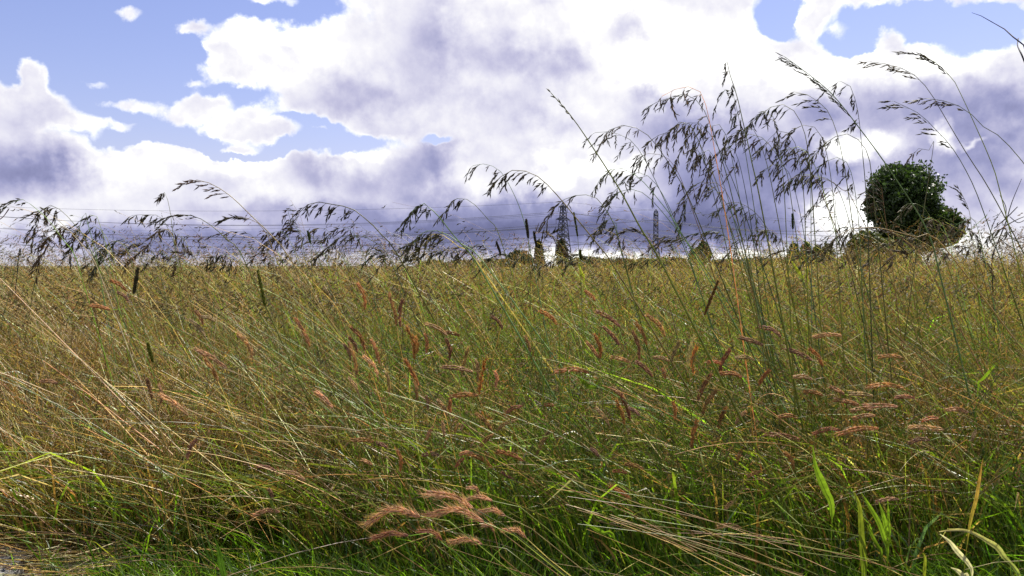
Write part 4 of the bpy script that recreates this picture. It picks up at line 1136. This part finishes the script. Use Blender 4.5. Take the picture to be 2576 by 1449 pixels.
# ---------------------------------------------------------------- broad blades low on the right
def blade(fr, pts, ws, d, c0, c1, label, root_at=None):
    p2 = px(fr, pts)
    W = [at(x, y, d) for x, y in p2]
    if W[-1][2] > 0.02: W.append(np.array((W[-1][0] + 0.3 * (W[-1][0] - W[-2][0]), d + 0.02, 0.0)))
    W = np.array(W); W[:, 1] += np.linspace(-0.05, 0, len(W))
    L_ = smooth_line(W, 24); root = L_[-1].copy(); root[2] = 0
    vis = float(np.sum(np.linalg.norm(np.diff(W[:len(p2)], axis=0), axis=1)) / np.sum(np.linalg.norm(np.diff(W, axis=0), axis=1)))
    w = np.interp(np.linspace(0, 1, 24), list(np.linspace(0, vis, len(ws))) + ([min(vis + .04, 1.0), 1.01] if vis < 0.97 else []), list(ws) + ([1.6, 1.6] if vis < 0.97 else [])) * d / FD / 2
    t = np.linspace(0, 1, 24)[:, None]
    C = np.array(c0) * (1 - t) + np.array(c1) * t
    e = empty('broad_blade', root, label, 'grass blade', 'broad grass blades')
    a = Acc(); off = np.array((0, 1.0, 0.15))
    # two halves folded along the midrib
    nrm = np.gradient(L_, axis=0); nrm /= np.linalg.norm(nrm, axis=1, keepdims=True)
    sd = np.cross(nrm, off); sd /= np.linalg.norm(sd, axis=1, keepdims=True)
    V = np.stack([L_ - sd * w[:, None] - off * w[:, None] * 0.35, L_, L_ + sd * w[:, None] - off * w[:, None] * 0.35], 1) - root
    F = []
    for i in range(23):
        for j in range(2): F.append((i * 3 + j, i * 3 + j + 1, i * 3 + j + 4, i * 3 + j + 3))
    a.add(V.reshape(-1, 3), F, np.repeat(C, 3, 0)); a.build('blade', M_BLADE, e)
    a = Acc(); a.sweep((L_ + off * 0.0004 - root)[None], np.linspace(0.0002, 0.0007, 24)[None], (C * 0.8)[None], sides=3); a.build('midrib', M_STEM, e)


LG = np.array((0.15, 0.24, 0.02)); YG = np.array((0.24, 0.26, 0.035)); WH = np.array((0.62, 0.57, 0.45))
blade('B5', [(0, 170), (40, 370), (110, 520), (180, 660), (240, 850)], [1, 9, 19, 17, 12], 1.95, LG, LG, 'curved bright green blade at lower right, farthest left of the broad blades')
blade('B5', [(380, 605), (440, 720), (465, 850), (490, 1050), (520, 1250), (540, 1449)], [4, 10, 14, 16, 18, 12], 1.9, YG * 0.7, LG * 0.9, 'upright broad green blade with a broken brown tip')
blade('B5', [(450, 610), (540, 740), (640, 900), (710, 1060), (760, 1220)], [1, 9, 12, 11, 6], 1.95, LG, LG * 0.8, 'long green blade leaning left beside the broken tipped blade')
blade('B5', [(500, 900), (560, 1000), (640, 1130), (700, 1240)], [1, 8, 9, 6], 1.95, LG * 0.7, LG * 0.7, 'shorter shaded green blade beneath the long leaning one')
blade('B5', [(610, 690), (670, 830), (710, 950), (745, 1040), (780, 1120)], [1, 8, 12, 9, 5], 2.0, LG * 1.1, LG, 'short yellow green blade right of the long leaning one')
blade('B5', [(695, 670), (720, 780), (745, 900), (775, 1110)], [1, 7, 8, 5], 2.05, LG, LG, 'thin upright green blade right of the short yellow green one')
blade('B5', [(1565, 300), (1560, 480), (1545, 700), (1530, 850), (1520, 1050)], [1, 7, 10, 9, 5], 1.95, BROWN * 1.4, LG, 'tall upright blade with an orange tip at far right')
blade('B5', [(1160, 965), (1300, 955), (1420, 965), (1540, 1010), (1660, 1080), (1770, 1150), (1850, 1250), (2010, 1449)], [2, 7, 7, 9, 14, 14, 9, 10], 1.9, PALE * 0.9, LG * 1.2, 'blade bent level then drooping bright green at far right')
blade('B5', [(1170, 985), (1280, 1070), (1350, 1150), (1430, 1230), (1500, 1300), (1560, 1420)], [1, 8, 12, 13, 10, 6], 1.92, WH, WH * 0.8, 'bleached white dead blade at lower right')
blade('B5', [(1270, 1295), (1360, 1340), (1430, 1400), (1500, 1449)], [2, 9, 13, 12], 1.9, WH * 0.9, WH * 0.8, 'second bleached blade at the bottom edge, lower right')
blade('B5', [(1020, 1165), (1060, 1230), (1080, 1330), (1095, 1449)], [2, 7, 9, 7], 1.95, YG * 0.8, OLIVE, 'small bent yellowish blade at the bottom edge between green and white blades')
blade('C4', [(1040, 1235), (1050, 1300), (1055, 1380), (1060, 1449)], [1, 9, 16, 14], 1.9, DGREEN, DGREEN, 'dark green upright blade at the bottom edge, left of centre')
blade('C5', [(1080, 495), (1120, 540), (1160, 570), (1210, 585)], [2, 12, 10, 2], 2.35, LG * 0.8, LG * 0.6, 'short green blade under the level barley head in mid field')
blade('C5', [(1110, 1160), (1150, 1195), (1200, 1230), (1260, 1270)], [2, 9, 9, 4], 1.9, LG, LG, 'bright green blade near the foreground ears, pointing up left')
blade('Z4', [(2190, 1040), (2215, 1120), (2240, 1230), (2260, 1325)], [2, 10, 10, 7], 2.75, YG, LG * 0.8, 'yellow green blade sticking up at the field edge below the broad pylon')
blade('T5', [(40, 1165), (110, 1260), (180, 1350), (250, 1440)], [2, 9, 12, 10], 2.75, YG, LG, 'bright yellow green blade high in the field below the four small upright trees')
blade('T5', [(785, 1230), (778, 1270), (765, 1325)], [4, 10, 5], 4.2, WH * 1.1, WH, 'tiny white dry leaf tip below the olive bush')
blade('C6', [(1425, 455), (1415, 480), (1395, 520), (1380, 600)], [2, 9, 7, 3], 2.35, LG, LG, 'small bright leaf near the right edge of the field')


# ---------------------------------------------------------------- dark dry stems at the edges
def dry(name, lines, d, label, col, r0=0.0012, fold=None):
    root = None; a = Acc(); parts = []
    for i, (pts, w) in enumerate(lines):
        W = np.array([at(x, y, d + 0.03 * math.sin(i * 2.1 + k)) for k, (x, y) in enumerate(pts)])
        if i == 0:
            W = np.vstack([W, [W[-1][0] + 0.02, d, 0.0]]); root = W[-1].copy()
        L_ = smooth_line(W, max(12, 5 * len(W)))
        parts.append((L_, w))
    e = empty(name, root, label, 'dry stem', 'dark dry stems at the edges of the view')
    a.sweep(parts[0][0][None] - root, (np.interp(np.linspace(0, 1, len(parts[0][0])), np.linspace(0, 1, len(parts[0][1])), parts[0][1]) * d / FD / 2)[None], np.array(col)[None], sides=6)
    a.build('stem', M_BARK_D, e)
    for L_, w in parts[1:]:
        a = Acc(); a.sweep(L_[None] - root, (np.interp(np.linspace(0, 1, len(L_)), np.linspace(0, 1, len(w)), w) * d / FD / 2)[None], np.array(col)[None], sides=5)
        a.build('twig', M_BARK_D, e)


M_BARK_D = plant_mat('dry_stem', 0.05, 0.6, 0.2)
dry('dry_stem', [([(2445, 32), (2480, 45), (2510, 66), (2535, 78), (2560, 108), (2585, 140), (2640, 400), (2680, 900)], [1, 4, 6, 3, 7, 3, 4, 5, 6]),
                 ([(2562, 96), (2560, 115), (2572, 142), (2590, 190)], [3, 3, 4, 3])], 1.5, 'black kinked dry stem bending in at the top right corner', (0.02, 0.018, 0.03))
dry('dry_stem', [([(2570, 450), (2545, 510), (2530, 560), (2510, 610), (2495, 660), (2500, 800)], [1, 3, 3, 4, 4, 5]),
                 ([(2500, 575), (2530, 550), (2560, 520)], [2, 3, 2]), ([(2490, 610), (2520, 575), (2576, 545), (2620, 540)], [2, 3, 2, 2]),
                 ([(2515, 600), (2540, 620), (2590, 640)], [2, 2, 1]), ([(2525, 570), (2550, 600), (2600, 590)], [2, 2, 1]),
                 ([(2510, 610), (2540, 600), (2570, 610), (2600, 600)], [2, 2, 2, 1]), ([(2505, 625), (2490, 600), (2500, 560), (2520, 530)], [2, 2, 2, 1]),
                 ([(2500, 640), (2520, 650), (2540, 640), (2560, 660)], [2, 2, 2, 1]), ([(2540, 545), (2560, 560), (2580, 555), (2600, 570)], [2, 2, 2, 1]),
                 ([(2530, 550), (2530, 520), (2515, 490)], [2, 2, 1])],
    3.9, 'tangle of dark wiry twigs at the right edge of the skyline', (0.03, 0.025, 0.02))
dry('dry_stem', [([(24, 524), (0, 520), (-20, 530), (-60, 620), (-70, 800)], [1, 4, 4, 4, 5]), ([(22, 526), (8, 545), (-6, 555)], [3, 2, 3])], 3.9,
    'dark reddish leaf tip poking in at the left edge of the skyline', (0.06, 0.018, 0.02))
dry('dry_stem', [([(50, 625), (46, 650), (44, 690), (40, 760)], [2, 3, 3, 4]), ([(38, 648), (50, 640), (52, 628)], [3, 3, 2]), ([(76, 644), (70, 650), (74, 662)], [2, 4, 2])], 3.9,
    'small dark seedling stem at the left edge of the skyline', (0.03, 0.028, 0.02))

# ---------------------------------------------------------------- weathered planks in the lower left corner
for i, (y0, wd, x1, z, lab) in enumerate([(2.10, 0.075, -1.235, 0.045, 'nearest weathered grey plank in the bottom left corner'), (2.19, 0.075, -1.27, 0.045, 'middle weathered grey plank in the bottom left corner'),
                                          (2.28, 0.070, -1.315, 0.040, 'farthest weathered grey plank in the bottom left corner')]):
    x0 = -2.3
    e = empty('wooden_plank', ((x0 + x1) / 2, y0, 0), lab, 'plank', 'weathered planks')
    a = Acc(); n = 14; hx = (x1 - x0) / 2
    X = np.linspace(-hx, hx, n); up = z + 0.002 * np.sin(X * 9 + i); V = []
    for k in range(n):
        b = 0.004 if 0 < k < n - 1 else 0.0
        for dy, dz in ((-wd / 2, -0.03), (-wd / 2, -0.004), (-wd / 2 + 0.004, 0), (wd / 2 - 0.004, 0), (wd / 2, -0.004), (wd / 2, -0.03)):
            V.append((X[k], dy + 0.0015 * math.sin(k * 2.3), up[k] + dz - (0.004 - b)))
    F = [(k * 6 + j, k * 6 + (j + 1) % 6, (k + 1) * 6 + (j + 1) % 6, (k + 1) * 6 + j) for k in range(n - 1) for j in range(6)]
    for k in (0, n - 1): F += [(k * 6, k * 6 + 1, k * 6 + 4, k * 6 + 5), (k * 6 + 1, k * 6 + 2, k * 6 + 3, k * 6 + 4)]
    a.add(V, F, (0.2, 0.2, 0.2)); a.build('board', M_PLANK, e, smooth=False)
    for s in (-0.03, -0.10):
        a = Acc(); a.seeds(np.array([[hx + s, 0.0, z - 0.006]]), np.array([[0, 0, 1.0]]), 0.009, 0.009, (0.1, 0.08, 0.06), sides=8); a.build('nail', M_STEEL, e)
